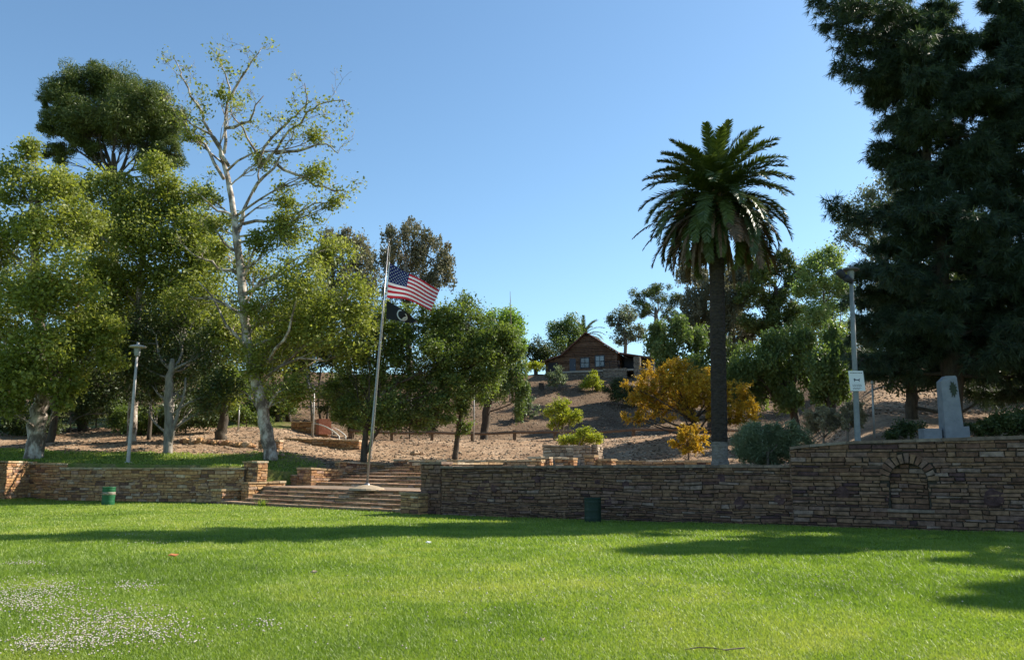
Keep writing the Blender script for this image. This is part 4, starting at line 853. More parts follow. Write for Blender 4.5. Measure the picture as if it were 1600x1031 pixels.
# ------------------------------------------------------------------ palm
M_frond = var_mat('palm_frond', [(.04, .065, .018), (.075, .105, .026), (.13, .16, .04)], rough=.45, trans=.15, namt=0, spec=.5)
M_dead = var_mat('dead_palm_frond', [(.10, .07, .045), (.17, .115, .075), (.26, .17, .11)], rough=.8, trans=.15, namt=0, tcol=(1.2, 1, .8))
M_ptrunk = mat('palm_trunk', (.022, .017, .015), .95, (.06, .045, .037), 7., bump=.06, bscale=9, stretch=(1, 1, 2.2))
M_ptrunk2 = mat('palm_trunk_pale', (.12, .10, .085), .95, (.24, .205, .18), 7., bump=.04, bscale=9, stretch=(1, 1, 2.2))
M_pheart = mat('palm_leaf_bases', (.16, .10, .05), .9, (.32, .22, .13), 9., bump=.04)
def frond(rng, az, el, L, bend, dead=False, nleaf=46):
    """verts of one feather frond starting at origin"""
    V = []; var = []; p = np.zeros(3); h = np.array((math.cos(az), math.sin(az), 0.)); sidev = np.array((-math.sin(az), math.cos(az), 0.)); e = el; n = nleaf; ds = L / n; tw = rng.normal() * .25
    prev = p.copy(); v0 = rng.random()
    for i in range(n):
        t = i / n; e = el - bend * t ** 1.35; d = h * math.cos(e) + np.array((0, 0, math.sin(e))); nrm = -h * math.sin(e) + np.array((0, 0, math.cos(e)))
        q = p + d * ds
        wr = .028 * (1 - t) + .006
        V += [p - sidev * wr, p + sidev * wr, q + sidev * wr * .95, q - sidev * wr * .95]; var.append(.9 if not dead else .6)
        if t > .08:
            ll = L * .15 * (math.sin(math.pi * min(t * .85 + .15, 1)) ** .5 + .15) * (.55 if dead else 1)
            for sg in (-1, 1):
                for k_ in (0, .5):
                    c, s = math.cos(tw), math.sin(tw); b0 = p + d * ds * k_
                    dirn = unit(d * .75 + sidev * sg * (.75 if not dead else .4) + nrm * (.28 + rng.normal() * .14) + np.array((0, 0, -.18 if not dead else -.7)))
                    wv = unit(np.cross(dirn, nrm) + rng.normal(size=3) * .35) * .026
                    V += [b0 - wv, b0 + wv, b0 + dirn * ll * .6 + wv, b0 + dirn * ll * rng.uniform(.85, 1.05)]; var.append(min(max(v0 * .5 + rng.random() * .4, 0), 1))
        p = q
    return np.array(V), np.array(var)
def palm(label, base, top, r, nf, nd, L, seed, pale=.0, stub=True):
    rng = np.random.default_rng(seed); root = empty('palm_tree', base, label, 'palm tree'); base = np.array(base, float); top = np.array(top, float); ax = top - base
    m = 70; b = MB(); pts = [ax * (i / m) - (np.array((0, 0, .3)) if i == 0 else 0) for i in range(m + 1)]
    rad = [r * (1.08 if i < 2 else 1) * (1 - .10 * i / m + (.05 if i % 2 else 0)) * (1 + .22 * sstep(.86, .97, i / m)) for i in range(m + 1)]
    b.tube(pts, rad, 16, wob=.035)
    if pale:
        cut = int(m * pale); 
        for i, f in enumerate(b.f):
            if min(f) < (cut + 0) * 16 and len(f) == 4: b.m[i] = 1
    b.build('trunk', [M_ptrunk, M_ptrunk2], root)
    if stub:
        s = MB()
        for i in range(90):
            t = rng.uniform(.87, .99); a = rng.random() * 6.283; c = ax * t; d = np.array((math.cos(a), math.sin(a), .9)); q = c + np.array((math.cos(a), math.sin(a), 0)) * r * 1.05
            s.tube([q, q + d * .22], [.07, .04], 5)
        s.build('leaf_bases', M_pheart, root)
    for i in range(nf):
        u = (i + .5) / nf; el = R(82) - R(116) * u ** .82 + rng.normal() * .06; az = i * 2.39996 + rng.normal() * .12
        V, var = frond(rng, az, el, L * rng.uniform(.88, 1.06) * (.8 + .2 * min(1, u * 2)), R(50) + R(42) * u)
        off = ax + np.array((math.cos(az), math.sin(az), 0)) * .18 + np.array((0, 0, -.75 * u + .1))
        np_mesh('frond', V + off, 4, M_frond, var, root)
    for i in range(nd):
        az = i * 2.39996 * 1.7 + rng.normal() * .4; V, var = frond(rng, az, R(-30) + rng.normal() * .2, L * rng.uniform(.6, 1.0), R(52), dead=i % 4 != 0)
        off = ax + np.array((math.cos(az), math.sin(az), 0)) * .3 + np.array((0, 0, -.9))
        np_mesh('dead_frond', V + off, 4, M_dead, var, root)
    return root
pb = onhill(1125, 28.6); pt = at(1118, 296, 28.6)
palm('tall date palm with dense drooping crown and dark trunk pale at its foot', pb, pt, .28, 100, 80, 3.1, 91, pale=.09)
pb2 = onhill(912, 124.); pt2 = at(912, 522, 124.)
palm('small palm whose fronds and orange stalks show above the cabin roof', pb2, pt2, .4, 34, 6, 4.0, 92, stub=False)

# ------------------------------------------------------------------ log cabin
M_log = var_mat('cabin_log', [(.10, .055, .035), (.15, .085, .055), (.20, .12, .08)], rough=.85, nscale=3, namt=.3)
M_roof = mat('roof_shingle', (.13, .06, .045), .9, (.21, .11, .085), 6., bump=.02)
M_trim = mat('dark_trim', (.035, .035, .045), .7)
M_door = mat('blue_grey_door', (.07, .085, .11), .7, (.09, .10, .13), 5)
M_glass = mat('window_glass', (.16, .19, .23), .12, spec=.8)
M_wfr = mat('window_frame_paint', (.05, .06, .075), .6)
M_rubble = var_mat('rubble_stone', [(.16, .13, .11), (.26, .22, .18), (.36, .31, .26)], rough=.95, nscale=5, namt=.35, bump=.02)
YC = 104.; cr = at(963, 577, YC); psi = R(20)
cl_ = np.array((-math.cos(psi), math.sin(psi) * 1., 0)); 
gx = np.array((math.cos(psi), -math.sin(psi), 0)); gy = np.array((math.sin(psi), math.cos(psi), 0)); gz = np.array((0, 0, 1.))
orig = cr.copy()                       # right front corner of the gable wall at floor level
root = empty('log_cabin', orig, 'brown log cabin with a wide gable and two windows on top of the hill', 'cabin')
def G(x, y, z): return gx * x + gy * y + gz * z     # relative to root
prof = [(-9.9, 1.35), (-7.4, 2.05), (-3.95, 4.95), (0., 2.35)]
def roof_h(x): return float(np.interp(x, [p[0] for p in prof], [p[1] for p in prof]))
b = MB(); z = -.1
def gspan(z):
    if z < 1.3: xl = -9.75
    else: xl = float(np.interp(z, [1.35, 2.05, 4.95], [-9.75, -7.4, -3.95]))
    xr = 0 if z < 2.3 else float(np.interp(z, [2.35, 4.95], [0, -3.95])); return xl, xr
b.mi = 1; b.hull([G(x, .12, z_) for x, z_ in [(-9.75, -1.), (0, -1.)] + [(0, 2.3), (-3.95, 4.9), (-7.4, 2.0), (-9.75, 1.3)]], [G(x, 7.5, z_) for x, z_ in [(-9.75, -1.), (0, -1.)] + [(0, 2.3), (-3.95, 4.9), (-7.4, 2.0), (-9.75, 1.3)]]); b.mi = 0
z = -.6
while z < 4.75:
    xl, xr = gspan(z)
    if xr - xl > .4:
        b.cur = random.random(); b.tube([G(xl, .1, z), G((xl + xr) / 2, .1, z), G(xr + (.12 if z < 2.2 else 0), .1, z)], .13, 8)
    if z < 2.2: b.cur = random.random(); b.tube([G(-.02, 0, z + .1), G(-.02, 7.5, z + .1)], .12, 8)
    z += .235
b.build('wall', [M_log, M_trim], root)
b = MB()
for (x1, z1), (x2, z2) in (((-10.3, 1.22), (-7.4, 2.08)), ((-7.4, 2.08), (-3.95, 5.0)), ((-3.95, 5.0), (.45, 2.06))):
    b.hull([G(x1, -.6, z1), G(x2, -.6, z2), G(x2, 8., z2), G(x1, 8., z1)], [G(x1, -.6, z1 + .16), G(x2, -.6, z2 + .16), G(x2, 8., z2 + .16), G(x1, 8., z1 + .16)])
b.build('roof', M_roof, root)
b = MB()   # porch roof on the right side and its posts
b.hull([G(.3, .2, 2.12), G(4.9, .2, 1.25), G(4.9, 8.5, 1.25), G(.3, 8.5, 2.2)], [G(.3, .2, 2.3), G(4.9, .2, 1.4), G(4.9, 8.5, 1.4), G(.3, 8.5, 2.75)])
b.build('porch_roof', M_roof, root)
for x, y in ((4.1, 1.2), (4.1, 8.2), (2.2, 8.2)):
    b = MB(); b.tube([G(x, y, -.8), G(x, y, 1.38)], .1, 6); b.build('porch_post', M_log, root)
b = MB(); b.hull([G(.4, 3, -.9), G(4.6, 3, -.9), G(4.6, 8, -.9), G(.4, 8, -.9)], [G(.4, 3, 1.9), G(4.6, 3, 1.25), G(4.6, 8, 1.25), G(.4, 8, 1.9)]); b.build('porch_back_wall', M_trim, root)
for (x, w_, z0_, z1_) in ((-4.75, 1.05, .45, 1.65), (-2.75, 1.1, .5, 1.85)):
    b = MB(); o = .0
    for (xa, xb, za, zb) in ((x - .12, x, z0_ - .12, z1_ + .12), (x + w_, x + w_ + .12, z0_ - .12, z1_ + .12), (x, x + w_, z1_, z1_ + .12), (x, x + w_, z0_ - .12, z0_), (x, x + w_, (z0_ + z1_) / 2 - .04, (z0_ + z1_) / 2 + .04), (x + w_ / 2 - .03, x + w_ / 2 + .03, z0_, (z0_ + z1_) / 2 - .05), (x + w_ / 2 - .03, x + w_ / 2 + .03, (z0_ + z1_) / 2 + .05, z1_)):
        b.hull([G(xa, -.1, za), G(xb, -.1, za), G(xb, .05, za), G(xa, .05, za)], [G(xa, -.1, zb), G(xb, -.1, zb), G(xb, .05, zb), G(xa, .05, zb)])
    wn = b.build('window', M_wfr, root); b = MB(); b.quad(G(x, -.055, z0_), G(x + w_, -.055, z0_), G(x + w_, -.055, z1_), G(x, -.055, z1_)); b.build('pane', M_glass, wn)
for (x, w_, z1_, mm) in ((-6.35, .85, 1.65, M_door), (-9.3, 1.3, 1.25, M_trim)):
    b = MB(); b.hull([G(x, -.06, -.1), G(x + w_, -.06, -.1), G(x + w_, .1, -.1), G(x, .1, -.1)], [G(x, -.06, z1_), G(x + w_, -.06, z1_), G(x + w_, .1, z1_), G(x, .1, z1_)]); dr_ = b.build('door', mm, root)
    b = MB(); b.tube([G(x + w_ - .12, -.12, .75), G(x + w_ - .12, -.06, .75)], .04, 5); b.build('handle', M_white, dr_)
b = MB(); b.hull([G(-7, -1.2, -.35), G(4.4, -1.2, -.35), G(4.4, 3, -.35), G(-7, 3, -.35)], [G(-7, -1.2, -.12), G(4.4, -1.2, -.12), G(4.4, 3, -.12), G(-7, 3, -.12)]); b.build('deck', mat('deck_concrete', (.33, .30, .26), .9, (.42, .38, .33), 2), root)
b = MB()
for x in (-1.8, -.6, .6): b.tube([G(x, -1.1, -.12), G(x, -1.1, .95)], .04, 5)
b.tube([G(-1.8, -1.1, .95), G(.6, -1.1, .95)], .035, 5); b.tube([G(-1.8, -1.1, .45), G(.6, -1.1, .45)], .025, 5)
for i in range(14): b.tube([G(-1.8 + 2.4 * i / 13, -1.1, -.12), G(-1.8 + 2.4 * i / 13, -1.1, .95)], .012, 3)
b.build('railing', M_trim, root)
b = MB(); cpb = MB()
o2 = orig[:2] + (G(-1.4, -1.5, 0))[:2]; 
wb = MB(); wall_block(wb, cpb, o2, gx[:2], 3.0, .6, orig[2] - 1.9, orig[2] - .15); wall_block(wb, cpb, orig[:2] + G(2.6, -1.3, 0)[:2], gx[:2], .75, .7, orig[2] - 1.9, orig[2] + 1.4, cope=False); wall_block(wb, cpb, orig[:2] + G(-7, -1.0, 0)[:2], gx[:2], 5.4, .4, orig[2] - 1.6, orig[2] - .4, cope=False)
wb.v = (np.array(wb.v) - orig).tolist(); cpb.v = (np.array(cpb.v) - orig).tolist()
fo = wb.build('stone_foundation', [M_rubble, M_mortar], root); cpb.build('foundation_cap', M_rubble, fo)

# rail fence along the path, poles
M_wood = mat('weathered_wood', (.12, .075, .05), .9, (.20, .14, .10), 8., bump=.01)
root = empty('rail_fence', onhill(745, 62.3), 'low dark wooden rail fence along the edge of the dirt bank below the hill', 'fence'); fb = np.array(root.location)
fpx = [548, 612, 675, 738, 804, 867, 930, 990, 1048, 1110, 1165]; tops = []
for px in fpx:
    c = onhill(px, 62.3); b = MB(); b.box((*(c - fb)[:2], (c - fb)[2] + .32), (.24, .24, .9), .1, .015); b.build('post', M_wood, root); tops.append(c - fb + np.array((0, 0, .6)))
for a, c in zip(tops[:-1], tops[1:]): b = MB(); b.tube([a + (0, -.14, 0), (a + c) / 2 + (0, -.14, random.uniform(-.03, .03)), c + (0, -.14, 0)], .12, 6); b.build('rail', M_wood, root)
M_metal = mat('galvanised_metal', (.30, .29, .28), .5, (.40, .39, .37), 3., metal=.3)
M_lampw = mat('lamp_post_paint', (.36, .33, .31), .5, (.46, .42, .40), 4.)
for (px, Y, pt_, lb) in ((740, 61., 598, 'thin grey pole rising in front of the rail fence beside the ivy-wrapped tree'), (489, 59., 610, 'slim grey pole by the curved white rails'), (372, 63., 632, 'short thin pole left of the big sycamore trunk'), (1366, 36., 600, 'slim dim pole right of the lamp post with the sign')):
    c = onhill(px, Y); t = at(px - 3 if px == 1366 else px + (1 if px > 700 else 2), pt_, Y); b = MB(); h = t - c
    b.tube([(0, 0, -.2), h * .5, h], [.06, .055, .045], 6)
    o = b.build('metal_pole', M_metal, smooth=True); o.location = c; tag(o, lb, 'pole')
    b = MB(); b.lathe(h, [(.05, 0), (.07, .02), (.07, .1), (.02, .16)], 8); b.build('pole_cap', M_metal, o)
# stump and log rails on the hill
c = onhill(846, 97.); b = MB(); b.tube([c - (0, 0, .2), c + (0, 0, .75)], [.38, .3], 8, wob=.1); tag(b.build('tree_stump', B_dark), 'short dark tree stump on the slope left of the cabin', 'stump')
# ------------------------------------------------------------------ lamps
def lamp(label, base, top, r0, r1, scale, capm, polem, flood=False):
    base = np.array(base); top = np.array(top); h = top - base; root = empty('street_lamp', base, label, 'street lamp', 'street lamps above the walls')
    b = MB(); b.tube([(0, 0, -.3), (0, 0, 0), h * .5, h], [r0 * 1.05, r0, (r0 + r1) / 2, r1], 14); b.lathe((0, 0, 0), [(r0 * 1.9, -.1), (r0 * 1.9, .04), (r0 * 1.1, .07)], 14); b.build('pole', polem, root, smooth=True)
    s = scale; b = MB(); b.lathe(h, [(r1 * 1.05, -.03), (.10 * s, .0), (.11 * s, .03), (.12 * s, .20 * s), (.135 * s, .32 * s), (.10 * s, .34 * s)], 16); b.build('lantern', M_lant, root, smooth=True)
    b = MB(); b.lathe(h + (0, 0, .32 * s), [(.12 * s, 0), (.31 * s, .015 * s), (.325 * s, .05 * s), (.26 * s, .095 * s), (.10 * s, .13 * s), (.05 * s, .15 * s), (.05 * s, .21 * s), (.02 * s, .24 * s)], 22); b.build('lamp_cap', capm, root, smooth=True)
    if flood:
        b = MB(); b.tube([h + (0, 0, -.05), h + (-.16, -.05, -.1), h + (-.26, -.08, -.02)], .035, 6)
        c = h + np.array((-.36, -.12, .12)); ay = np.array((-.70, -.15, .65)); ay = unit(ay); b.tube([c - ay * .2, c - ay * .05, c + ay * .14, c + ay * .18], [.07, .12, .14, .13], 12); 
        c2 = h + np.array((-.14, -.16, -.1)); b.tube([c2 + (.1, 0, -.04), c2 + (-.08, -.05, .05), c2 + (-.16, -.08, .1)], [.08, .12, .12], 10)
        b.build('floodlight', M_trim, root, smooth=True)
    return root
M_lant = mat('lantern_housing', (.22, .23, .24), .5, (.30, .31, .31), 5.)
M_cap_d = mat('dark_lamp_cap', (.10, .09, .10), .6, (.15, .14, .14), 5.)
M_pgreen = mat('grey_pole_paint', (.17, .185, .19), .6, (.24, .25, .25), 5.)
lb_ = onhill(200, 45.9); lamp('white tapered lamp post with a flat mushroom cap on the upper lawn at left', lb_, at(214, 556, 45.9), .105, .07, 1.45, M_lampw, M_lampw)
rb_ = onhill(1341, 27.0); rt_ = at(1330, 436, 27.0)
lr = lamp('grey lamp post with side floodlight and white notice, above the tall wall', rb_, rt_, .10, .07, .9, M_cap_d, M_pgreen, True)
# notice on the pole
sc = at(1338.5, 595, 26.86) - rb_; sx, sz = .255, .34; b = MB(); nx = np.array((1, .05, 0)); nx = unit(nx); ny = np.array((.05, -1, 0.)); ny = unit(ny)
def Sg(x, z, d=0): return sc + nx * (x + .03 * -z * 0) + np.array((0, 0, z)) + ny * d + nx * (-z * .06)
b.hull([Sg(-sx, -sz), Sg(sx, -sz), Sg(sx, sz), Sg(-sx, sz)], [Sg(-sx, -sz, .02), Sg(sx, -sz, .02), Sg(sx, sz, .02), Sg(-sx, sz, .02)])
root = empty('notice_sign', rb_, 'small white notice with a dark dog figure fixed to the right lamp post', 'sign')
pl = b.build('sign_panel', mat('sign_white', (.72, .73, .74), .5), root)
b = MB()
for (x0, x1, z) in ((-.2, .2, .27), (-.17, .12, -.13), (-.17, .15, -.17), (-.17, .1, -.235), (-.17, .08, -.275)):
    x = x0
    while x < x1:
        x2 = x + random.uniform(.015, .05); hh = .012 if z > .2 else .008; b.quad(Sg(x, z - hh, .024), Sg(x2, z - hh, .024), Sg(x2, z + hh, .024), Sg(x, z + hh, .024)); x = x2 + .014
dog = [(-.11, .07), (-.10, .02), (-.085, -.03), (-.07, -.03), (-.07, .015), (0, .02), (.06, .015), (.07, -.03), (.088, -.03), (.09, .03), (.12, .075), (.11, .08), (.07, .055), (0, .045), (-.05, .06), (-.075, .085)]
k = len(b.v); b.v += [tuple(Sg(x, z, .024)) for x, z in dog]; b.face(range(k, k + len(dog)))
b.build('lettering', mat('sign_ink', (.05, .05, .09), .7), pl)

# ------------------------------------------------------------------ flagpole and flags
fp = np.array((*[float(q) for q in at(572, 763, 37.5)[:2]], LZ)); 
def landing_pt(px, Y): X = (px - CX) / F_PX * (Y * CT + (LZ - H) * ST); return np.array((X, Y, LZ))
YF = 37.9; fp = landing_pt(573, YF); ft = at(607, 380, YF); h = ft - fp
M_pole = mat('flagpole_metal', (.20, .20, .21), .35, (.27, .27, .28), 5., metal=.6)
root = empty('flagpole', fp, 'tall tapered metal flagpole on a round stone cone at the landing', 'flagpole')
b = MB(); b.tube([(0, 0, .1), h * .25, h * .26, h * .6, h], [.06, .054, .05, .038, .025], 12); b.lathe((0, 0, 0), [(.16, .13), (.16, .2), (.1, .3)], 12); b.lathe(h, [(.03, 0), (.055, .03), (.055, .07), (.01, .11)], 10)
b.build('pole', M_pole, root, smooth=True)
b = MB(); b.lathe((0, 0, 0), [(.85, -.02), (.80, .06), (.5, .15), (.18, .22)], 22); b.build('pole_base', mat('cone_cement', (.26, .20, .13), .9, (.34, .27, .19), 4., bump=.01), root)
hd = unit(h)
b = MB(); q0 = h * .985 + (.10, 0, 0); b.tube([h + (.02, 0, -.02), q0, h * .5 + (.07, -.02, 0), h * .12 + (.09, 0, 0)], .008, 4); b.build('halyard', M_white, root)
M_red = mat('flag_red', (.45, .02, .035), .7); M_wh = mat('flag_white', (.78, .78, .80), .7); M_blue = mat('flag_blue', (.012, .018, .10), .7); M_blk = mat('flag_black', (.012, .012, .013), .7)
for m_ in (M_red, M_wh, M_blue):          # cloth lets sun through
    nn = m_.node_tree; t = nn.nodes.new('ShaderNodeBsdfTranslucent'); mx = nn.nodes.new('ShaderNodeMixShader'); mx.inputs[0].default_value = .35
    t.inputs[0].default_value = nn.nodes['Principled BSDF'].inputs['Base Color'].default_value
    nn.links.new(nn.nodes['Principled BSDF'].outputs[0], mx.inputs[1]); nn.links.new(t.outputs[0], mx.inputs[2]); nn.links.new(mx.outputs[0], nn.nodes['Material Output'].inputs[0])
A, B_, C_, D_ = at(608.5, 411, YF), at(604, 465, YF), at(686.5, 452, YF + .5), at(673, 487, YF + .2)
def fpos(s, t):
    """s from hoist to fly, t from top to bottom"""
    top = A * (1 - s) + C_ * s + np.array((0, 0, -.02)) * math.sin(math.pi * s); bot = B_ * (1 - s) + D_ * s + np.array((0, 0, .22 * math.sin(math.pi * s * 1.0) - .03 * math.sin(2 * math.pi * s)))
    p = top * (1 - t) + bot * t; return p + np.array((0, 1, 0)) * (.17 * math.sin(7.5 * s + 2.2 * t) * (s * .8 + .15)) + np.array((0, 0, -.03)) * math.sin(9 * s + 2 * t) * s
NS, NT = 40, 13
b = MB(); 
for j in range(NT + 1):
    for i in range(NS + 1): b.v.append(tuple(fpos(i / NS, j / NT) - fp))
for j in range(NT):
    for i in range(NS):
        b.mi = 2 if (j < 7 and i < 16) else (0 if j % 2 == 0 else 1)
        k = j * (NS + 1) + i; b.face((k, k + 1, k + NS + 2, k + NS + 1))
fe = empty('flag', fp, 'red, white and blue striped and starred flag flying half-way down the flagpole', 'flag')
fo_ = b.build('flag_cloth', [M_red, M_wh, M_blue], fe)
b = MB()
for r_ in range(9):
    n = 6 if r_ % 2 == 0 else 5
    for c_ in range(n):
        s = (.4 / 12) * (2 * c_ + (1 if n == 6 else 2)); t = (7 / 13) * (r_ + 1) / 10
        p = fpos(s, t) - fp; es = unit(fpos(s + .01, t) - fpos(s, t)); et = unit(fpos(s, t + .01) - fpos(s, t)); nn_ = unit(np.cross(es, et))
        for sg in (1, -1):
            k = len(b.v); 
            for q in range(10):
                an = math.pi * q / 5 - math.pi / 2; rr = .045 if q % 2 == 0 else .019; b.v.append(tuple(p + es * math.cos(an) * rr + et * math.sin(an) * rr + nn_ * .006 * sg))
            b.face(range(k, k + 10))
b.build('stars', M_wh, fo_)
b = MB(); b.tube([fpos(0, 0) - fp + (0, 0, .05), fpos(0, 1) - fp - (0, 0, .02)], .022, 5); b.build('hoist_band', M_wh, fe)
A2, B2, C2, D2 = at(604.5, 469, YF), at(603, 498, YF), at(652, 501, YF + .3), at(651, 505, YF + .3)
def f2(s, t):
    top = A2 * (1 - s) + C2 * s + np.array((0, 0, .05)) * math.sin(math.pi * s) ; bot = B2 * (1 - s) + D2 * s + np.array((0, 0, -.03)) * math.sin(math.pi * s)
    p = top * (1 - t) + bot * t; return p + np.array((0, 1, 0)) * (.16 * math.sin(8 * s + 2 * t) * (s + .1))
b = MB(); NS2, NT2 = 26, 8
for j in range(NT2 + 1):
    for i in range(NS2 + 1): b.v.append(tuple(f2(i / NS2, j / NT2) - fp))
for j in range(NT2):
    for i in range(NS2): k = j * (NS2 + 1) + i; b.face((k, k + 1, k + NS2 + 2, k + NS2 + 1))
fe2 = empty('flag', fp, 'drooping black flag with a white ring emblem, below the striped flag', 'flag'); fo2 = b.build('flag_cloth', M_blk, fe2, smooth=True)
b = MB()       # white ring with a dark profile head inside it
def on2(s, t, d): 
    p = f2(s, t) - fp; es = unit(f2(s + .01, t) - f2(s, t)); et = unit(f2(s, t + .01) - f2(s, t)); return p + unit(np.cross(es, et)) * d
for sg in (1, -1):
    n = 28
    for q in range(n):
        a1, a2 = 2 * math.pi * q / n, 2 * math.pi * (q + 1) / n
        if 4.3 < a1 < 5.2: continue
        b.quad(*[on2(.52 + .17 * r * math.cos(a), .5 + .42 * r * math.sin(a), .007 * sg) for r, a in ((1, a1), (1, a2), (.78, a2), (.78, a1))])
    b.quad(*[on2(s, t, .007 * sg) for s, t in ((.56, .80), (.66, .55), (.645, .42), (.60, .52), (.56, .62), (.52, .78))])
b.build('emblem', M_wh, fo2)

# ------------------------------------------------------------------ litter bins
M_green = mat('green_drum_paint', (.012, .085, .035), .5, (.02, .12, .05), 6., lo=.3, hi=.7); M_rust = mat('rusted_band', (.30, .29, .25), .7, (.16, .09, .05), 9.)
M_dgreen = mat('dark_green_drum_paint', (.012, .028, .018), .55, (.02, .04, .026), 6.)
def bin_(label, px, py, hgt, m1, m2, rad):
    c = onlawn(px, py); root = empty('litter_drum', c, label, 'trash can', 'oil-drum litter bins')
    b = MB(); k = hgt / .88; b.lathe((0, 0, 0), [(rad * .96, 0), (rad, .02)] + [(rad * (1 + (.035 if i % 7 == 3 else 0)), .02 + .84 * k * i / 20) for i in range(1, 20)] + [(rad * 1.05, .86 * k), (rad * 1.05, .885 * k), (rad * .95, .885 * k), (rad * .93, .5 * k)], 26)
    b.build('drum', m1, root, smooth=True)
    b = MB(); b.lathe((0, 0, 0), [(rad * .92, .80 * k), (rad * .9, .82 * k), (.02, .83 * k)], 20); b.build('liner', M_trim, root)
    if m2: b = MB(); b.lathe((0, 0, 0), [(rad * 1.008, .50 * k), (rad * 1.045, .52 * k), (rad * 1.045, .62 * k), (rad * 1.008, .64 * k)], 26); b.build('painted_band', m2, root, smooth=True)
bin_('bright green oil-drum bin with a pale rusty band against the left wall', 168.5, 788.5, .88, M_green, M_rust, .30)
bin_('dark green oil-drum bin in shade against the long low wall', 926.5, 815.5, .83, M_dgreen, None, .29)

# ------------------------------------------------------------------ monument
M_mon = mat('monument_concrete', (.18, .19, .205), .85, (.25, .255, .27), 3., bump=.01)
mc = onhill(1482, 27.2); mz = 2.6; mc = np.array((at(1487, 640, 27.2)[0], 27.2, mz)); root = empty('monument', mc, 'tapered grey concrete monument slab with a dark green emblem behind the tall wall', 'monument')
b = MB(); rz = -.12
def Mq(x, y, z):
    x *= .74; return (x * math.cos(rz) - y * math.sin(rz), x * math.sin(rz) + y * math.cos(rz), z)
b.hull([Mq(-.50, -.28, -.1), Mq(.34, -.28, -.1), Mq(.34, .3, -.1), Mq(-.50, .3, -.1)], [Mq(-.46, -.2, 2.22), Mq(.24, -.2, 2.34), Mq(.24, .2, 2.34), Mq(-.46, .2, 2.22)])
b.hull([Mq(-.46, -.2, 2.221), Mq(.24, -.2, 2.341), Mq(.24, .2, 2.341), Mq(-.46, .2, 2.221)], [Mq(-.22, -.17, 2.40), Mq(.2, -.17, 2.41), Mq(.2, .17, 2.41), Mq(-.22, .17, 2.40)])
b.build('slab', M_mon, root)
b = MB(); b.box(Mq(.41, 0, .3), (.22, .5, .78), rz); b.build('plinth', M_mon, root); b = MB(); b.box(Mq(-.98, .1, .22), (.58, .5, .82), rz); b.build('side_block', M_mon, root)
b = MB(); star = []; rr = random.Random(4)
for i in range(22):
    a = 2 * math.pi * i / 22; q = (.27 if i % 2 else .17) * rr.uniform(.8, 1.15); star.append((.03 + q * math.cos(a) * .72, 1.95 + q * math.sin(a)))
b.hull([Mq(x, -.215, z) for x, z in star][::-1], [Mq(x, -.245, z) for x, z in star][::-1]); b.build('emblem', mat('verdigris_bronze', (.03, .042, .028), .8, (.05, .06, .035), 12.), root)

# ------------------------------------------------------------------ grass blades, clover, litter
rng = np.random.default_rng(5)
def scatter(n, y0, y1, pw=1.9):
    y = y0 * (1 - rng.random(n) * (1 - (y0 / y1) ** (pw - 1))) ** (-1 / (pw - 1)); x = (rng.random(n) * 2 - 1) * y * .70; return x, y
x, y = scatter(760000, 6.2, 47, 1.75)
k = ~((y > 20) & ~is_low(x, y)); 
ds, dv = x - S0[0], y - S0[1]; s_ = ds * U[0] + dv * U[1]; v_ = ds * V_[0] + dv * V_[1]
k &= ~((s_ > -1) & (s_ < 14.3) & (v_ > -.08)); ds, dv = x - WR0[0], y - WR0[1]
front = np.interp(x, [-90, -27.75, -27.3, -14.2, -3.8, 9.05, 24], [42.4, 42.4, 45.6, 41.55, 33.45, 26.0, 17.8]); k &= y < front
x, y = x[k], y[k]; n = len(x); z = lawn_z(x, y)
hgt = (.022 + .03 * rng.random(n)) * (1 + .25 * np.sin(x * 1.7) * np.sin(y * 1.3)) * np.clip(y / 10, .9, 1.5); wd = (.0035 + .0005 * y) * (1 + rng.random(n))
ang = rng.random(n) * 6.283; lean = rng.normal(size=(n, 2)) * .6
B0 = np.stack([x, y, z], -1); wv = np.stack([np.cos(ang), np.sin(ang), np.zeros(n)], -1) * wd[:, None] * .5
tipv = np.stack([lean[:, 0] * hgt, lean[:, 1] * hgt, hgt], -1)
V = np.stack([B0 - wv, B0 + wv, B0 + tipv], 1).reshape(-1, 3)
def vnoise(x, y, sc, seed):
    g = np.random.default_rng(seed).random((256, 256)); u, v = (x / sc + 100) % 255, (y / sc + 100) % 255; i, j = u.astype(int), v.astype(int); fu, fv = u - i, v - j; fu = fu * fu * (3 - 2 * fu); fv = fv * fv * (3 - 2 * fv)
    return (g[i, j] * (1 - fu) + g[i + 1, j] * fu) * (1 - fv) + (g[i, j + 1] * (1 - fu) + g[i + 1, j + 1] * fu) * fv
pv = .48 + .55 * (vnoise(x, y, 2.3, 1) - .5) + .45 * (vnoise(x, y, .55, 2) - .5) + .3 * (vnoise(x, y, 6., 3) - .5) + .3 * (rng.random(n) - .5)
hgt = hgt * (.6 + .8 * vnoise(x, y, .8, 4))
M_grass = var_mat('grass_blade', [(.095, .155, .02), (.185, .26, .036), (.33, .355, .09)], rough=.5, trans=.4, namt=0, spec=.5)
g = np_mesh('grass', V, 3, M_grass, np.clip(pv, 0, 1)); tag(g, 'short sunlit green lawn grass between the camera and the walls', 'grass', kind='stuff')
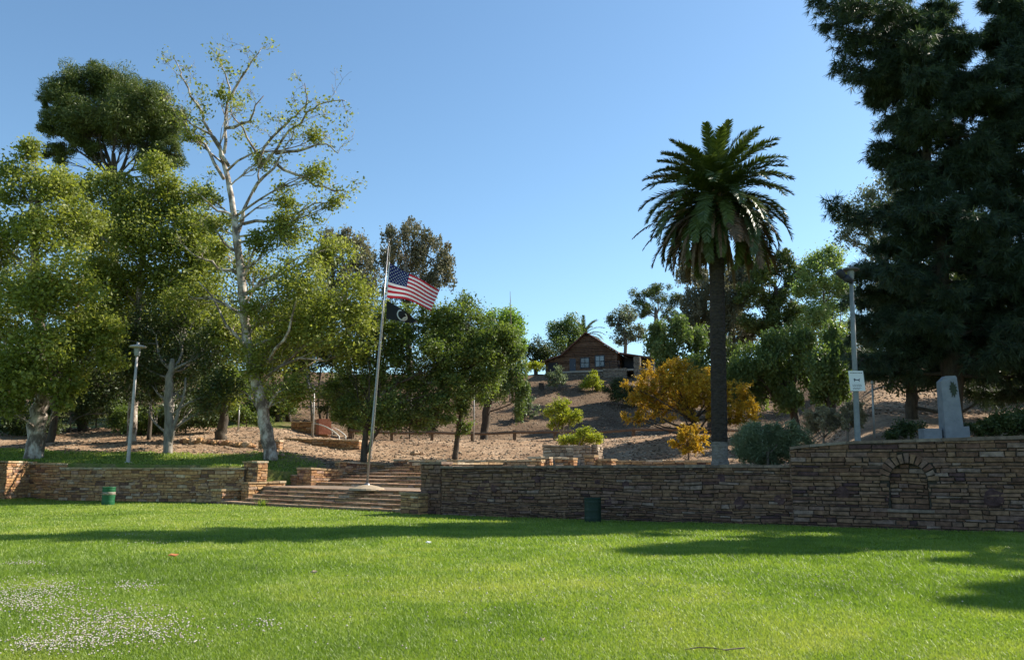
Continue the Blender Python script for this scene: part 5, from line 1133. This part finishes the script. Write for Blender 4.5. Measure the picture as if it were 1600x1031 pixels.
# upper lawn grass
n = 60000; x = rng.uniform(-34, -8, n); y = rng.uniform(41.5, 53, n); k = (grass_w(x, y) > .35 + .3 * rng.random(n)) & ~is_low(x, y) & ~is_low(x, y - .5); x, y = x[k], y[k]; n = len(x); z = hill_z(x, y)
hgt = .05 + .07 * rng.random(n); ang = rng.random(n) * 6.283; B0 = np.stack([x, y, z], -1); wv = np.stack([np.cos(ang), np.sin(ang), 0 * x], -1) * .03
tipv = np.stack([rng.normal(size=n) * .05, rng.normal(size=n) * .05, hgt], -1); V = np.stack([B0 - wv, B0 + wv, B0 + tipv], 1).reshape(-1, 3)
g = np_mesh('grass', V, 3, M_grass, rng.random(n)); tag(g, 'grass of the upper lawn under the sycamores', 'grass', kind='stuff')
# clover flowers
def octas(Cc, r, name, material, var, squash=.8):
    N = len(Cc); d = np.array([(1, 0, 0), (0, 1, 0), (-1, 0, 0), (0, -1, 0)]) * 1.; tops = np.array((0, 0, squash)); V = []
    for i in range(4):
        a, b2 = d[i], d[(i + 1) % 4]
        V.append(np.stack([Cc + a * r[:, None], Cc + b2 * r[:, None], Cc + tops * r[:, None]], 1)); V.append(np.stack([Cc + b2 * r[:, None], Cc + a * r[:, None], Cc - tops * r[:, None]], 1))
    return np_mesh(name, np.concatenate(V).reshape(-1, 3), 3, material, np.tile(var, 8))
pts = []
for (px, py, rx, ry, n) in [(60, 930, 90, 22, 520), (150, 975, 120, 22, 520), (210, 922, 40, 8, 120), (30, 950, 60, 16, 260), (230, 1000, 90, 20, 300), (60, 1015, 60, 14, 220), (40, 885, 36, 3, 90), (210, 838, 60, 3, 50), (410, 985, 40, 10, 50), (130, 1010, 60, 20, 240), (1000, 900, 300, 60, 110), (700, 960, 400, 60, 80), (1350, 920, 200, 50, 70), (240, 852, 100, 4, 60)]:
    for i in range(n):
        a, b2 = random.gauss(0, .55), random.gauss(0, .55); p = onlawn(px + rx * a, min(max(py + ry * b2, 835), 1040)); pts.append(p + (0, 0, random.uniform(.05, .085)))
Pc = np.array(pts); o = octas(Pc, .008 + .006 * rng.random(len(Pc)), 'clover', var_mat('clover_flower', [(.36, .30, .22), (.48, .44, .36), (.6, .56, .48)], rough=.8, trans=.2, namt=0, tcol=(1, 1, 1)), rng.random(len(Pc)))
tag(o, 'white clover flowers dotting the lawn, thickest at lower left', 'clover', kind='stuff')
# pebbles, bark and fallen leaves on the slopes
n = 60000; x = rng.uniform(-40, 48, n); y = rng.uniform(28, 100, n) ; y = 46 + 58 * rng.random(n) ** 1.2; k = (np.abs(x / y) < .68) & (grass_w(x, y) < .4) & ~is_low(x, y); x, y = x[k], y[k]
z = hill_z(x, y); P = np.stack([x, y, z + .02], -1); n = len(P)
o = octas(P, .02 + .11 * rng.random(n) ** 3, 'fallen_debris', var_mat('debris', [(.06, .04, .025), (.20, .14, .09), (.42, .34, .25)], rough=.9, namt=0), rng.random(n), .5); tag(o, 'scattered pebbles, bark and fallen leaves over the dirt slopes', 'debris', kind='stuff')
# small things lying on the lawn
def lawn_bit(name, label, px, py, cat, pts, r, m):
    c = onlawn(px, py); b = MB(); b.tube([np.array(p) for p in pts], r, 5); o = b.build(name, m); o.location = (c[0], c[1], c[2] + .055); tag(o, label, cat)
lawn_bit('fallen_twig', 'thin dark curved twig lying on the lawn at the bottom right', 1105, 1019, 'twig', [(-.2, 0, -.03), (-.07, .04, -.02), (.06, .02, -.02), (.19, -.05, -.03)], [.004, .006, .005, .003], B_dark)
lawn_bit('fallen_twig', 'short reddish twig on the lawn right of the longer dark one', 1148, 1025, 'twig', [(-.1, 0, 0), (.1, .03, .01)], [.005, .007], B_twig)
def leafbit(label, px, py, L, m, cat='leaf', name='fallen_leaf'):
    c = onlawn(px, py); b = MB(); b.hull([(-L, 0, 0), (-.3 * L, -.3 * L, .02), (.4 * L, -.25 * L, 0), (L, .05 * L, .03), (.3 * L, .3 * L, .01), (-.4 * L, .25 * L, .03)], [(-L, 0, .008), (-.3 * L, -.3 * L, .028), (.4 * L, -.25 * L, .008), (L, .05 * L, .038), (.3 * L, .3 * L, .018), (-.4 * L, .25 * L, .038)])
    o = b.build(name, m); o.location = (c[0], c[1], c[2] + .07); o.rotation_euler = (.25, .1, random.random()); tag(o, label, cat)
M_oleaf = mat('orange_dead_leaf', (.45, .17, .06), .8, (.35, .12, .05), 9); M_tleaf = mat('tan_dead_leaf', (.45, .33, .22), .8); M_paper = mat('paper', (.7, .7, .7), .8)
leafbit('orange-brown fallen leaf on the lawn below the tree shadow at left', 270, 874, .10, M_oleaf)
leafbit('tan fallen leaf at the middle of the lawn', 490, 902, .055, M_tleaf)
leafbit('small tan fallen leaf near the bottom edge of the lawn', 846, 1014, .035, M_tleaf)
leafbit('white paper scrap in the tree shadow on the lawn', 669, 853, .07, M_paper, 'litter', 'paper_scrap')
# weed at the foot of the steps
c = np.array((*sv(3.6, -.15), 0.)); g = np.random.default_rng(6); V = []
for i in range(60):
    a = g.random() * 6.28; d = unit((math.cos(a) * .5, math.sin(a) * .5, 1)); p = c + (g.normal() * .12, g.normal() * .06, 0); wv = np.array((-math.sin(a), math.cos(a), 0)) * .02; L = g.uniform(.2, .5)
    V += [p - wv, p + wv, p + d * L]
o = np_mesh('weed', np.array(V), 3, M_grass, g.random(60)); tag(o, 'small tuft of weed growing at the foot of the lower steps', 'weed')
print('objects', len(bpy.data.objects), 'faces', sum(len(m.polygons) for m in bpy.data.meshes))
